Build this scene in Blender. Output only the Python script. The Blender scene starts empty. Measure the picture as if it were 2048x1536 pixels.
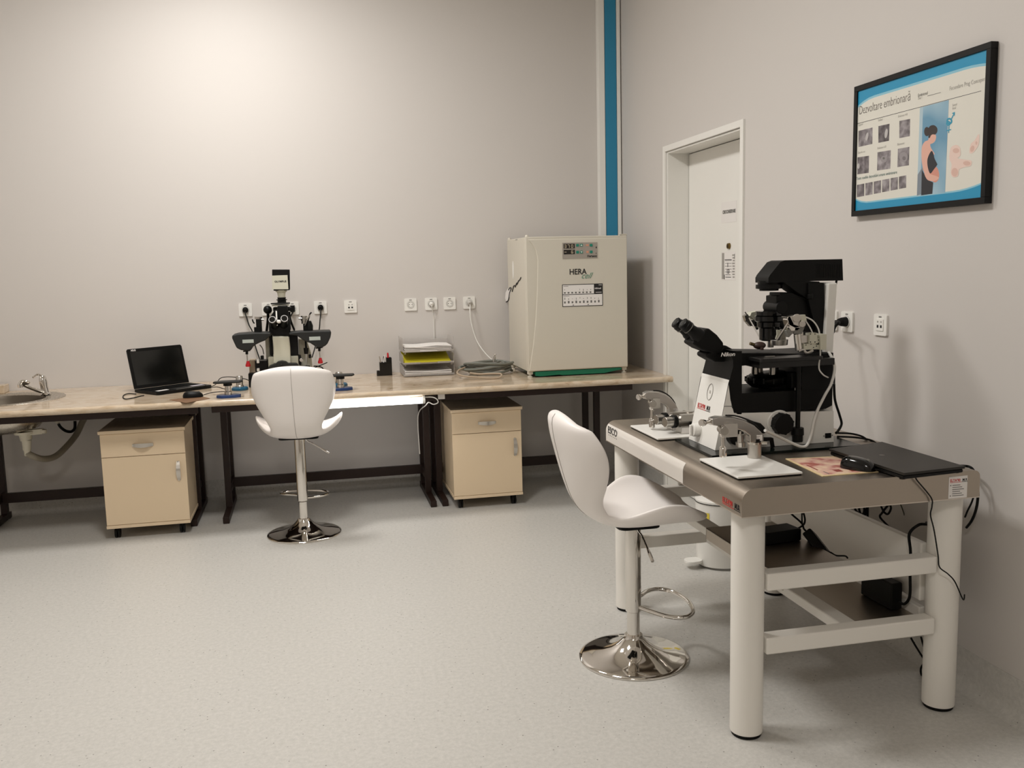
import bpy, bmesh, math, random
from mathutils import Vector, Matrix, noise
random.seed(7)
PI = math.pi
scene = bpy.context.scene
COL = scene.collection

# ------------------------------------------------------------------ camera
F, PITCH, ROLL, YAW, EYE = 1830.0, 0.1287871, 0.0241402, 0.21495045, 1.5
fw = Vector((math.sin(YAW) * math.cos(PITCH), math.cos(YAW) * math.cos(PITCH), -math.sin(PITCH)))
rt = Vector((math.cos(YAW), -math.sin(YAW), 0.0))
dn = fw.cross(rt)
rt2 = math.cos(ROLL) * rt + math.sin(ROLL) * dn
dn2 = -math.sin(ROLL) * rt + math.cos(ROLL) * dn
cam_d = bpy.data.cameras.new('camera')
cam_d.sensor_width = 36.0
cam_d.lens = F / 2048 * 36.0
cam_d.clip_start = 0.05
cam = bpy.data.objects.new('camera', cam_d)
COL.objects.link(cam)
mw = Matrix.Identity(4)
for i in range(3):
    mw[i][0] = rt2[i]; mw[i][1] = -dn2[i]; mw[i][2] = -fw[i]
mw[2][3] = EYE
cam.matrix_world = mw
scene.camera = cam

def ray(px, py):
    return rt2 * ((px - 1024) / F) + dn2 * ((py - 768) / F) + fw
def at(px, py, Y):
    "photo point -> 3D point on the vertical plane Y"
    d = ray(px, py); t = Y / d.y
    return Vector((d.x * t, Y, EYE + d.z * t))
def atx(px, py, X):
    d = ray(px, py); t = X / d.x
    return Vector((X, d.y * t, EYE + d.z * t))
def on(px, py, z):
    d = ray(px, py); t = (z - EYE) / d.z
    return Vector((d.x * t, d.y * t, z))

# ------------------------------------------------------------------ view, world
scene.view_settings.view_transform = 'Standard'
scene.view_settings.look = 'None'
scene.view_settings.gamma = 1.0
scene.view_settings.use_curve_mapping = False
scene.view_settings.exposure = -0.10
world = bpy.data.worlds.new('world'); scene.world = world
world.use_nodes = True
world.node_tree.nodes['Background'].inputs[0].default_value = (0.9, 0.85, 0.8, 1)
world.node_tree.nodes['Background'].inputs[1].default_value = 0.02

# room extents
XR, YB, XL, YF, ZC = 2.175, 6.24, -3.0, -1.6, 3.6
TOP = 0.795          # bench top
TT = 0.826           # steel table top

# ceiling light panels: (x, y, size, watts)
PANELS = [(-0.48, 4.88, 0.60, 50), (-0.25, 3.1, 0.60, 50), (-0.6, -1.0, 0.60, 40)]
WARM = (1.0, 0.985, 0.968)
for i, (x, y, s, w) in enumerate(PANELS):
    L = bpy.data.lights.new('panel_light', 'AREA'); L.shape = 'SQUARE'; L.size = s - 0.06
    L.energy = w; L.color = WARM
    lo = bpy.data.objects.new('panel_light', L); COL.objects.link(lo)
    lo.location = (x, y, ZC - 0.03)

# ------------------------------------------------------------------ materials
def srgb(r, g, b):
    f = lambda c: (c / 255 / 12.92) if c / 255 <= 0.04045 else ((c / 255 + 0.055) / 1.055) ** 2.4
    return (f(r), f(g), f(b), 1.0)
MATS = {}
def mat(name, col, rough=0.5, metal=0.0, emit=0.0, spec=0.5, alpha=1.0, trans=0.0, coat=0.0, aniso=0.0):
    if name in MATS: return MATS[name]
    m = bpy.data.materials.new(name); m.use_nodes = True
    b = m.node_tree.nodes['Principled BSDF']
    c = srgb(*col) if max(col) > 1.0 else (*col, 1.0)
    b.inputs['Base Color'].default_value = c
    b.inputs['Roughness'].default_value = rough
    b.inputs['Metallic'].default_value = metal
    b.inputs['Specular IOR Level'].default_value = spec
    b.inputs['Transmission Weight'].default_value = trans
    b.inputs['Coat Weight'].default_value = coat
    b.inputs['Anisotropic'].default_value = aniso
    b.inputs['Alpha'].default_value = alpha
    if emit:
        b.inputs['Emission Color'].default_value = c
        b.inputs['Emission Strength'].default_value = emit
    MATS[name] = m
    return m
def nodes(m):
    nt = m.node_tree
    return nt, nt.nodes, nt.links, nt.nodes['Principled BSDF']
def ramp(N, stops, interp='LINEAR'):
    r = N.new('ShaderNodeValToRGB'); r.color_ramp.interpolation = interp
    e = r.color_ramp.elements
    while len(e) < len(stops): e.new(0.5)
    for k, (p, c) in enumerate(stops): e[k].position = p; e[k].color = c
    return r
def noise_bump(m, scale, strength, dist=0.002):
    nt, N, L, b = nodes(m)
    tc = N.new('ShaderNodeTexCoord'); nz = N.new('ShaderNodeTexNoise'); nz.inputs['Scale'].default_value = scale
    nz.inputs['Detail'].default_value = 4
    bp = N.new('ShaderNodeBump'); bp.inputs['Strength'].default_value = strength; bp.inputs['Distance'].default_value = dist
    L.new(tc.outputs['Object'], nz.inputs['Vector']); L.new(nz.outputs['Fac'], bp.inputs['Height']); L.new(bp.outputs['Normal'], b.inputs['Normal'])
    return m

M_wall = noise_bump(mat('wall_paint', (208, 203, 198), 0.55), 90, 0.12, 0.001)
M_far = mat('dimming_wall_grey', (176, 168, 158), 0.6)  # for the unseen front wall, made darker to cut bounce light
M_ceil = mat('ceiling_tile', (232, 228, 220), 0.8)
# speckled vinyl floor
M_floor = mat('speckled_vinyl', (178, 176, 170), 0.42, spec=0.4)
nt, N, L, b = nodes(M_floor)
tc = N.new('ShaderNodeTexCoord')
mp = N.new('ShaderNodeMapping'); L.new(tc.outputs['Object'], mp.inputs['Vector'])
n1 = N.new('ShaderNodeTexNoise'); n1.inputs['Scale'].default_value = 60; n1.inputs['Detail'].default_value = 6; n1.inputs['Roughness'].default_value = 0.7
r1 = ramp(N, [(0.3, srgb(188, 186, 180)), (0.7, srgb(208, 205, 199))])
v1 = N.new('ShaderNodeTexVoronoi'); v1.inputs['Scale'].default_value = 55; v1.inputs['Randomness'].default_value = 1
r2 = ramp(N, [(0.0, (1, 1, 1, 1)), (0.10, (1, 1, 1, 1)), (0.17, (0, 0, 0, 1))])
r2b = ramp(N, [(0.0, (0, 0, 0, 1)), (0.72, (0, 0, 0, 1)), (0.76, (1, 1, 1, 1))])
v2 = N.new('ShaderNodeTexVoronoi'); v2.inputs['Scale'].default_value = 95
r3 = ramp(N, [(0.0, (1, 1, 1, 1)), (0.18, (1, 1, 1, 1)), (0.26, (0, 0, 0, 1))])
L.new(mp.outputs[0], n1.inputs['Vector']); L.new(mp.outputs[0], v1.inputs['Vector']); L.new(mp.outputs[0], v2.inputs['Vector'])
L.new(n1.outputs['Fac'], r1.inputs[0]); L.new(v1.outputs['Distance'], r2.inputs[0]); L.new(v1.outputs['Color'], r2b.inputs[0]); L.new(v2.outputs['Distance'], r3.inputs[0])
mm = N.new('ShaderNodeMath'); mm.operation = 'MULTIPLY'; L.new(r2.outputs[0], mm.inputs[0]); L.new(r2b.outputs[0], mm.inputs[1])
mx1 = N.new('ShaderNodeMixRGB'); mx1.inputs[2].default_value = srgb(212, 209, 204)
L.new(r1.outputs[0], mx1.inputs[1])
m3 = N.new('ShaderNodeMath'); m3.operation = 'MULTIPLY'; m3.inputs[1].default_value = 0.4; L.new(r3.outputs[0], m3.inputs[0]); L.new(m3.outputs[0], mx1.inputs[0])
mx2 = N.new('ShaderNodeMixRGB'); mx2.inputs[2].default_value = srgb(126, 123, 117)
L.new(mx1.outputs[0], mx2.inputs[1]); L.new(mm.outputs[0], mx2.inputs[0]); L.new(mx2.outputs[0], b.inputs['Base Color'])
# polished beige marble worktop
M_stone = mat('beige_marble', (205, 186, 160), 0.11, spec=0.5)
nt, N, L, b = nodes(M_stone)
tc = N.new('ShaderNodeTexCoord'); mp = N.new('ShaderNodeMapping'); mp.inputs['Scale'].default_value = (1.0, 1.6, 3.0); L.new(tc.outputs['Object'], mp.inputs['Vector'])
n1 = N.new('ShaderNodeTexNoise'); n1.inputs['Scale'].default_value = 7; n1.inputs['Detail'].default_value = 8; n1.inputs['Distortion'].default_value = 1.2; n1.inputs['Roughness'].default_value = 0.65
r1 = ramp(N, [(0.30, srgb(164, 140, 112)), (0.45, srgb(196, 176, 150)), (0.6, srgb(208, 192, 170)), (0.75, srgb(182, 160, 132))])
L.new(mp.outputs[0], n1.inputs['Vector']); L.new(n1.outputs['Fac'], r1.inputs[0]); L.new(r1.outputs[0], b.inputs['Base Color'])
# brushed stainless steel
def brushed(name, col, rough, sx, sy):
    m = mat(name, col, rough, 1.0)
    nt, N, L, b = nodes(m)
    tc = N.new('ShaderNodeTexCoord'); mp = N.new('ShaderNodeMapping'); mp.inputs['Scale'].default_value = (sx, sy, 60)
    nz = N.new('ShaderNodeTexNoise'); nz.inputs['Scale'].default_value = 6; nz.inputs['Detail'].default_value = 5
    r = N.new('ShaderNodeMapRange'); r.inputs[3].default_value = rough - 0.06; r.inputs[4].default_value = rough + 0.08
    L.new(tc.outputs['Object'], mp.inputs['Vector']); L.new(mp.outputs[0], nz.inputs['Vector']); L.new(nz.outputs['Fac'], r.inputs[0]); L.new(r.outputs[0], b.inputs['Roughness'])
    return m
M_steel = brushed('brushed_steel', (176, 166, 154), 0.33, 60, 1)
M_sink = brushed('sink_steel', (196, 188, 176), 0.26, 20, 20)
M_chrome = mat('chrome', (226, 222, 216), 0.06, 1.0)
M_alu = mat('satin_aluminium', (196, 192, 186), 0.28, 1.0)
M_dark = mat('dark_brown_metal', (40, 26, 21), 0.45, spec=.3)
M_cream = mat('cream_laminate', (228, 206, 174), 0.45)
M_handle = mat('satin_nickel', (205, 200, 192), 0.3, 0.85)
M_vinyl = noise_bump(mat('white_leatherette', (243, 237, 232), 0.42), 260, 0.08, 0.0006)
M_white = mat('white_powder_coat', (238, 234, 226), 0.4)
M_whiteP = mat('white_plastic', (236, 234, 228), 0.35)
M_blackP = mat('black_plastic', (9, 9, 8), 0.42, spec=.22)
M_blackM = noise_bump(mat('black_crinkle_paint', (9, 9, 8), 0.5, spec=.2), 500, 0.1, 0.0004)
M_blackG = mat('black_gloss', (9, 9, 9), 0.12)
M_rubber = mat('black_rubber', (9, 9, 8), 0.6, spec=.2)
M_grey = mat('grey_plastic', (120, 118, 112), 0.5)
M_dgrey = mat('dark_grey_plastic', (34, 35, 34), 0.5, spec=.3)
M_beigeM = mat('microscope_beige', (202, 200, 182), 0.45)
M_inc = mat('incubator_enamel', (208, 202, 188), 0.4)
M_green = mat('green_enamel', (10, 112, 82), 0.45)
M_teal = mat('teal_button', (22, 128, 108), 0.4)
M_ink = mat('black_ink', (24, 22, 22), 0.6)
M_inkg = mat('grey_ink', (110, 108, 104), 0.6)
M_inkl = mat('light_grey_ink', (158, 154, 148), 0.6)
M_red = mat('red_ink', (196, 44, 40), 0.5)
M_redP = mat('red_plastic', (200, 18, 34), 0.4)
M_blue = mat('blue_anodised', (20, 54, 108), 0.35)
M_tealm = mat('teal_blue_anodised', (18, 80, 108), 0.3)
M_trunk = mat('blue_panel', (42, 134, 172), 0.45)
M_paper = mat('white_paper', (232, 228, 224), 0.7)
M_print = mat('poster_paper', (224, 221, 210), 0.35)
M_pblue = mat('poster_cyan', (30, 146, 188), 0.35)
M_pcyan = mat('poster_pale_cyan', (140, 196, 214), 0.35)
M_yellow = mat('yellow_folder', (216, 204, 44), 0.6)
M_lilac = mat('pale_folder', (196, 190, 200), 0.6)
M_tube = mat('lamp_tube', (1.0, 0.98, 0.96), 0.3, emit=7.0)
M_panel = mat('light_diffuser', (1.0, 0.9, 0.78), 0.5, emit=6.0)
M_hose = mat('grey_hose', (116, 118, 110), 0.45)
M_cable = mat('beige_cable', (176, 158, 136), 0.5)
M_pipe = mat('siphon_plastic', (214, 208, 190), 0.4)
M_hosed = mat('drain_hose', (150, 142, 126), 0.5)
M_glass = mat('clear_acrylic', (0.92, 0.92, 0.92), 0.08, trans=0.9)
M_acr = mat('frosted_acrylic', (196, 190, 184), 0.3, alpha=0.42)
M_tubing = mat('clear_tubing', (222, 220, 214), 0.25)
M_wood = mat('brown_mouse_mat', (116, 84, 56), 0.6)
M_glassd = mat('dark_green_glass', (8, 16, 13), 0.2, spec=.2)

# ------------------------------------------------------------------ mesh builder
class MB:
    def __init__(s, m=None):
        s.v = []; s.f = []; s.mi = []; s.mats = []; s.T = Matrix.Identity(4)
        s.m(m or M_white)
    def m(s, m):
        if m not in s.mats: s.mats.append(m)
        s.k = s.mats.index(m); return s
    def add(s, vs, fs):
        o = len(s.v); s.v += [s.T @ Vector(p) for p in vs]
        for f in fs: s.f.append(tuple(o + i for i in f)); s.mi.append(s.k)
        return s
    def box(s, x0, x1, y0, y1, z0, z1):
        vs = [(x, y, z) for x in (x0, x1) for y in (y0, y1) for z in (z0, z1)]
        return s.add(vs, [(0, 1, 3, 2), (4, 6, 7, 5), (0, 4, 5, 1), (2, 3, 7, 6), (0, 2, 6, 4), (1, 5, 7, 3)])
    def bar(s, a, b, w, h, up=(0, 0, 1)):
        "box section w x h running from a to b"
        a = Vector(a); b = Vector(b); d = (b - a).normalized(); u = Vector(up)
        if abs(d.dot(u)) > 0.99: u = Vector((0, 1, 0))
        r = d.cross(u).normalized(); u = r.cross(d)
        vs = [p + r * (sx * w / 2) + u * (sy * h / 2) for p in (a, b) for sx, sy in ((-1, -1), (1, -1), (1, 1), (-1, 1))]
        return s.add(vs, [(0, 1, 2, 3), (7, 6, 5, 4), (0, 4, 5, 1), (1, 5, 6, 2), (2, 6, 7, 3), (3, 7, 4, 0)])
    def cyl(s, a, b, r0, r1=None, n=24):
        r1 = r0 if r1 is None else r1
        a = Vector(a); b = Vector(b); d = (b - a).normalized()
        u = d.orthogonal().normalized(); w = d.cross(u)
        vs = []
        for p, r in ((a, r0), (b, r1)):
            vs += [p + (u * math.cos(t) + w * math.sin(t)) * r for t in [2 * PI * i / n for i in range(n)]]
        fs = [(i, (i + 1) % n, n + (i + 1) % n, n + i) for i in range(n)]
        fs += [tuple(range(n - 1, -1, -1)), tuple(range(n, 2 * n))]
        return s.add(vs, fs)
    def lathe(s, prof, c=(0, 0, 0), ax=(0, 0, 1), n=40, sx=1, sy=1):
        "prof: (radius, height) list along ax from c"
        c = Vector(c); d = Vector(ax).normalized()
        if abs(d.z) > 0.999: u = Vector((1, 0, 0)); w = Vector((0, 1, 0))
        else: u = d.orthogonal().normalized(); w = d.cross(u)
        vs = []; fs = []; rows = []
        for r, h in prof:
            if r < 1e-6: rows.append([len(vs)]); vs.append(c + d * h)
            else:
                rows.append(list(range(len(vs), len(vs) + n)))
                vs += [c + d * h + (u * math.cos(t) * sx + w * math.sin(t) * sy) * r for t in [2 * PI * i / n for i in range(n)]]
        for A, B in zip(rows, rows[1:]):
            for i in range(n):
                j = (i + 1) % n
                if len(A) == 1 and len(B) == 1: continue
                if len(A) == 1: fs.append((A[0], B[i], B[j]))
                elif len(B) == 1: fs.append((A[i], A[j], B[0]))
                else: fs.append((A[i], A[j], B[j], B[i]))
        if len(rows[0]) > 1: fs.append(tuple(reversed(rows[0])))
        if len(rows[-1]) > 1: fs.append(tuple(rows[-1]))
        return s.add(vs, fs)
    def ball(s, c, r, sx=1, sy=1, sz=1, n=20):
        k = 10; vs = []; fs = []
        c = Vector(c)
        for i in range(k + 1):
            th = PI * i / k
            for j in range(n):
                ph = 2 * PI * j / n
                vs.append(c + Vector((math.sin(th) * math.cos(ph) * r * sx, math.sin(th) * math.sin(ph) * r * sy, math.cos(th) * r * sz)))
        for i in range(k):
            for j in range(n):
                fs.append((i * n + j, i * n + (j + 1) % n, (i + 1) * n + (j + 1) % n, (i + 1) * n + j))
        return s.add(vs, fs)
    def tube(s, pts, r, n=8, smooth=True, closed=False, sub=6):
        P = [Vector(p) for p in pts]
        if smooth and len(P) > 2: P = spline(P, closed, sub)
        vs = []; u = None; K = len(P)
        for i, p in enumerate(P):
            if closed: d = (P[(i + 1) % K] - P[i - 1]).normalized()
            else: d = (P[min(i + 1, K - 1)] - P[max(i - 1, 0)]).normalized()
            if u is None: u = d.orthogonal().normalized()
            else:
                u = (u - d * u.dot(d))
                u = u.normalized() if u.length > 1e-6 else d.orthogonal().normalized()
            w = d.cross(u)
            rr = r[min(i * len(r) // K, len(r) - 1)] if isinstance(r, (list, tuple)) else r
            vs += [p + (u * math.cos(t) + w * math.sin(t)) * rr for t in [2 * PI * j / n for j in range(n)]]
        fs = []
        for i in range(K if closed else K - 1):
            a = i * n; b = ((i + 1) % K) * n
            fs += [(a + j, a + (j + 1) % n, b + (j + 1) % n, b + j) for j in range(n)]
        if not closed: fs += [tuple(range(n - 1, -1, -1)), tuple((K - 1) * n + j for j in range(n))]
        return s.add(vs, fs)
    def prism(s, pts, d):
        "closed outline (3D points) swept by vector d"
        pts = [Vector(p) for p in pts]; d = Vector(d); n = len(pts)
        vs = pts + [p + d for p in pts]
        fs = [tuple(range(n)), tuple(range(2 * n - 1, n - 1, -1))] + [(i, n + i, n + (i + 1) % n, (i + 1) % n) for i in range(n)]
        return s.add(vs, fs)
    def face(s, pts): return s.add(pts, [tuple(range(len(pts)))])
    def text(s, body, size, origin, xd, yd, ex=0.0004, align='LEFT', shear=0.0, sx=1.0, bold=0.0):
        c = bpy.data.curves.new('t', 'FONT'); c.body = body; c.size = size; c.extrude = ex; c.align_x = align; c.shear = shear; c.offset = bold
        c.resolution_u = 3
        o = bpy.data.objects.new('t', c); COL.objects.link(o)
        dg = bpy.context.evaluated_depsgraph_get()
        me = bpy.data.meshes.new_from_object(o.evaluated_get(dg))
        X = Vector(xd).normalized(); Y = Vector(yd).normalized(); Z = X.cross(Y); O = Vector(origin)
        vs = [O + X * v.co.x * sx + Y * v.co.y + Z * v.co.z for v in me.vertices]
        s.add(vs, [tuple(p.vertices) for p in me.polygons])
        bpy.data.objects.remove(o); bpy.data.curves.remove(c); bpy.data.meshes.remove(me)
        return s
    def build(s, name, parent=None, base=None, bevel=0.0, seg=2, angle=35, sub=0, fixn=True):
        if parent is not None: off = BASE[parent.name]
        else: off = Vector(base) if base is not None else Vector((0, 0, 0))
        me = bpy.data.meshes.new(name)
        me.from_pydata([tuple(v - off) for v in s.v], [], s.f)
        for m in s.mats: me.materials.append(m)
        me.polygons.foreach_set('material_index', s.mi)
        if fixn:
            bm = bmesh.new(); bm.from_mesh(me); bmesh.ops.recalc_face_normals(bm, faces=bm.faces[:]); bm.to_mesh(me); bm.free()
        me.shade_smooth(); me.set_sharp_from_angle(angle=math.radians(angle))
        o = bpy.data.objects.new(name, me); COL.objects.link(o)
        if bevel:
            md = o.modifiers.new('bevel', 'BEVEL'); md.width = bevel; md.segments = seg; md.limit_method = 'ANGLE'; md.angle_limit = math.radians(40)
            md.harden_normals = True
        if sub:
            md = o.modifiers.new('sub', 'SUBSURF'); md.levels = sub; md.render_levels = sub
        if parent is not None:
            o.parent = parent; BASE[o.name] = off
        else:
            o.location = off; BASE[o.name] = off
        return o
def spline(P, closed=False, sub=6):
    out = []; K = len(P)
    for i in range(K if closed else K - 1):
        p0 = P[(i - 1) % K] if (closed or i > 0) else P[0]
        p1 = P[i]; p2 = P[(i + 1) % K]
        p3 = P[(i + 2) % K] if (closed or i + 2 < K) else P[-1]
        for j in range(sub):
            t = j / sub
            out.append(0.5 * ((2 * p1) + (p2 - p0) * t + (2 * p0 - 5 * p1 + 4 * p2 - p3) * t * t + (3 * p1 - p0 - 3 * p2 + p3) * t ** 3))
    if not closed: out.append(P[-1])
    return out
BASE = {}
def tag(o, label=None, cat=None, group=None, kind=None):
    if label: o['label'] = label
    if cat: o['category'] = cat
    if group: o['group'] = group
    if kind: o['kind'] = kind
    return o
def thing(name, loc, label, cat, group=None):
    o = bpy.data.objects.new(name, None); COL.objects.link(o); o.location = loc
    o.empty_display_size = 0.05
    BASE[o.name] = Vector(loc)
    return tag(o, label, cat, group)
def struct(o): o['kind'] = 'structure'; return o
def V(*a): return Vector(a)
def rounded(cx, cy, w, h, r, k=4):
    out = []
    for sx, sy, a0 in ((1, 1, 0), (-1, 1, 90), (-1, -1, 180), (1, -1, 270)):
        for i in range(k + 1):
            a = math.radians(a0 + 90 * i / k)
            out.append((cx + sx * (w / 2 - r) + r * math.cos(a), cy + sy * (h / 2 - r) + r * math.sin(a)))
    return out

# ================================================================== ROOM
struct(MB(M_floor).box(XL, XR + 0.4, YF, YB, -0.05, 0).build('floor'))
struct(MB(M_wall).box(XL - .1, XR + .4, YB, YB + 0.1, 0, ZC).build('wall_back'))
struct(MB(M_wall).box(XL - 0.1, XL, YF, YB, 0, ZC).build('wall_left'))
struct(MB(M_far).box(XL - .1, XR + .1, YF - 0.1, YF, 0, ZC).build('wall_front'))
struct(MB(M_ceil).box(XL - .1, XR + .4, YF - .1, YB + .1, ZC, ZC + 0.1).build('ceiling'))
# right wall with the door opening
fr0 = atx(1333, 302, XR); DY1 = fr0.y - 0.0          # far side of opening
DY0 = atx(1484, 257, XR).y                             # near side
DZ = (fr0.z + atx(1481, 257, XR).z) / 2
w = MB(M_wall)
w.box(XR, XR + 0.3, YF, DY0, 0, ZC).box(XR, XR + 0.3, DY1, YB, 0, ZC).box(XR, XR + 0.3, DY0, DY1, DZ, ZC)
struct(w.build('wall_right'))
# coved skirting
SK = 0.135
def cove(name, a, b, inn):
    "grey vinyl turned up the wall: a->b along the wall, inn = inward normal"
    a = V(*a); b = V(*b); inn = V(*inn); m = MB(M_floor)
    pr = [(0, 0), (0.05, 0), (0.03, 0.004), (0.013, 0.016), (0.005, 0.035), (0.004, SK), (0, SK)]
    m.prism([a + inn * u + V(0, 0, v) for u, v in pr], b - a)
    struct(m.build(name, angle=60))
cove('baseboard_back', (XL, YB, 0), (XR, YB, 0), (0, -1, 0))
cove('baseboard_right', (XR, YF, 0), (XR, DY0 - .04, 0), (-1, 0, 0))
cove('baseboard_corner', (XR, DY1 + .04, 0), (XR, YB, 0), (-1, 0, 0))
cove('baseboard_left', (XL, YF, 0), (XL, YB, 0), (1, 0, 0))

# door: lining, leaf, lock
lin = MB(M_whiteP)
jw = 0.035
lin.box(XR - 0.012, XR + 0.002, DY1, DY1 + jw, 0, DZ + jw).box(XR - 0.012, XR + 0.002, DY0 - jw, DY0, 0, DZ + jw).box(XR - 0.012, XR + 0.002, DY0, DY1, DZ, DZ + jw)
lin.box(XR + 0.002, XR + 0.26, DY1 - 0.012, DY1 - .001, 0, DZ - .001).box(XR + 0.002, XR + 0.26, DY0 + .001, DY0 + 0.012, 0, DZ - .001).box(XR + 0.002, XR + 0.26, DY0 + .012, DY1 - .012, DZ - 0.012, DZ - .001)
struct(lin.build('trim_1', bevel=0.002))
# how deep the leaf stands: its top-left corner in the photo is (1386,303)
XD = XR + 0.14
for k in range(200):
    if atx(1386, 303, XD).y <= DY1 - 0.012: break
    XD += 0.002
XD = min(max(XD, XR + 0.06), XR + 0.25)
leafp = MB(M_whiteP).box(XD, XD + 0.04, DY0 + 0.014, DY1 - 0.016, 0.006, DZ - 0.016)
leaf = struct(leafp.build('door_1', bevel=0.003))
lk = atx(1459, 492, XD)
m = MB(mat('brass_lock', (120, 100, 60), 0.35, 1.0)).cyl(lk, lk + V(-0.012, 0, 0), 0.017, 0.015)
m.m(M_ink).box(lk.x - 0.0135, lk.x - 0.011, lk.y - 0.002, lk.y + 0.002, lk.z - 0.008, lk.z + 0.006)
m.build('lock_cylinder', leaf)
# notices on the door
def quadpts(pts, X): return [atx(px, py, X) for px, py in pts]
c0 = atx(1458, 424, XD)
pw, ph = 0.19, 0.115
t = MB(M_paper).box(XD - 0.0012, XD - .0002, c0.y - pw / 2, c0.y + pw / 2, c0.z - ph / 2, c0.z + ph / 2)
t.m(M_inkg).text('CRIOCONSERVARE', 0.026, (XD - 0.0016, c0.y + 0.078, c0.z - 0.006), (0, -1, 0), (0, 0, 1), bold=0.0012, sx=0.72)
tag(t.build('door_notice', base=(XD, c0.y, c0.z)), 'small white name sign with one line of capitals on the white door', 'sign')
c1 = atx(1457, 532, XD); pw = 0.175; ph = 0.16
t = MB(M_paper).box(XD - 0.0012, XD - .0002, c1.y - pw / 2, c1.y + pw / 2, c1.z - ph / 2, c1.z + ph / 2)
S = lambda u, v: (XD - 0.0016, c1.y + pw / 2 - u * pw, c1.z + ph / 2 - v * ph)
def rect(m, u0, u1, v0, v1):
    a = S(u0, v0); b_ = S(u1, v1); m.box(XD - 0.0018, XD - 0.0011, min(a[1], b_[1]), max(a[1], b_[1]), b_[2], a[2])
t.m(M_inkl); rect(t, .03, .2, .04, .96)
for k in range(9): rect(t, .78 + .02 * (k % 3), .96, .1 + .095 * k, .15 + .095 * k)
t.m(M_inkg)
for k in range(5): rect(t, .26 + .02 * (k % 2), .74, .3 + .1 * k, .315 + .1 * k)
t.m(M_ink); rect(t, .24, .74, .27, .29); rect(t, .3, .7, .88, .9); rect(t, .3, .66, .8, .815); rect(t, .93, .955, .08, .26); rect(t, .2, .24, .8, .97)
t.text('1', 0.032, S(.42, .53), (0, -1, 0), (0, 0, 1), bold=.001); t.text('13', 0.036, S(.38, .76), (0, -1, 0), (0, 0, 1), bold=.001)
tag(t.build('door_notice', base=(XD, c1.y, c1.z)), 'square printed notice in grey and black taped under the door lock', 'notice')

# blue and white vertical trunking in the corner
x0, x1, x2, x3 = [at(p, 300, YB).x for p in (1194, 1207.5, 1229.5, 1237.5)]
tr = thing('wall_trunking', (x0, YB, 1.45), 'tall vertical trunking, white edges around a blue strip, in the room corner', 'trunking')
MB(M_whiteP).box(x0, x1 - 0.004, YB - 0.05, YB, 1.45, ZC).box(x2 + .004, x3, YB - 0.05, YB, 1.45, ZC).box(x1 - .004, x2 + .004, YB - 0.04, YB, 1.45, ZC).build('casing', tr, bevel=0.003)
tag(MB(M_trunk).box(x1, x2, YB - 0.047, YB - 0.0395, 1.455, ZC).build('cover_strip', tr, bevel=0.001), 'blue cover strip')

# ceiling light fixtures
for i, (x, y, s, wt) in enumerate(PANELS):
    nm = ['beside the back wall', 'over the middle of the room', 'near the front wall'][i]
    t = thing('ceiling_light', (x, y, ZC - 0.025), 'square ceiling light panel ' + nm, 'ceiling light', 'ceiling light panels')
    MB(M_whiteP).box(x - s / 2 - .02, x + s / 2 + .02, y - s / 2 - .02, y + s / 2 + .02, ZC - 0.02, ZC).build('frame', t, bevel=.003)
    MB(M_panel).box(x - s / 2, x + s / 2, y - s / 2, y + s / 2, ZC - 0.024, ZC - .0195).build('diffuser', t)

# ================================================================== WALL SOCKETS
def socket_on(o, xd, nrm, kind):
    "o centre on the wall, xd right direction seen from the room, nrm out of the wall"
    o = V(*o); X = V(*xd); Nn = V(*nrm); Z = V(0, 0, 1)
    P = lambda u, v, d: o + X * u + Z * v + Nn * d
    parts = []
    m = MB(M_whiteP); m.prism([P(a, b_, 0.0) for a, b_ in rounded(0, 0, .083, .083, .006)], Nn * 0.009)
    m.m(M_inkg).prism([P(a, b_, 0.009) for a, b_ in rounded(0, .031, .018, .005, .001)], Nn * 0.0006)
    parts.append(('plate', m, 0.0015))
    if kind == 'power':
        m = MB(M_whiteP)
        m.lathe([(.0, .0094), (.0185, .0094), (.0195, .0118), (.0232, .0118), (.0235, .009)], P(0, 0, 0.0), Nn, n=28)
        m.m(M_inkl).lathe([(0, .0090), (.0186, .0090), (.0186, .0096), (0, .0096)], P(0, 0, 0), Nn, n=28).lathe([(.0234, .0086), (.0252, .0086), (.0252, .0096), (.0234, .0096)], P(0, 0, 0), Nn, n=28)
        m.m(M_whiteP).lathe([(0, .0092), (.0168, .0092), (.0168, .0099), (0, .0099)], P(0, 0, 0), Nn, n=28)
        m.m(M_ink).cyl(P(-.0095, 0, .0090), P(-.0095, 0, .0103), .0026, n=10).cyl(P(.0095, 0, .0090), P(.0095, 0, .0103), .0026, n=10)
        m.m(M_alu).box(*sum([[min(a, b_), max(a, b_)] for a, b_ in zip(P(-.003, .0165, .006), P(.003, .0195, .010))], []))
        parts.append(('socket_cup', m, 0))
    else:
        m = MB(M_whiteP); m.prism([P(a, b_, 0.009) for a, b_ in rounded(0, 0, .046, .046, .003)], Nn * 0.003)
        m.m(M_ink)
        for sx in (-.0105, .0105): m.prism([P(sx + a, -.006 + b_, 0.012) for a, b_ in rounded(0, 0, .011, .011, .001)], Nn * 0.0005)
        m.m(M_inkl)
        for sx in (-.0105, .0105): m.prism([P(sx + a, .012 + b_, 0.012) for a, b_ in rounded(0, 0, .008, .006, .001)], Nn * 0.0005)
        parts.append(('data_insert', m, .0008))
    return parts
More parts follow.
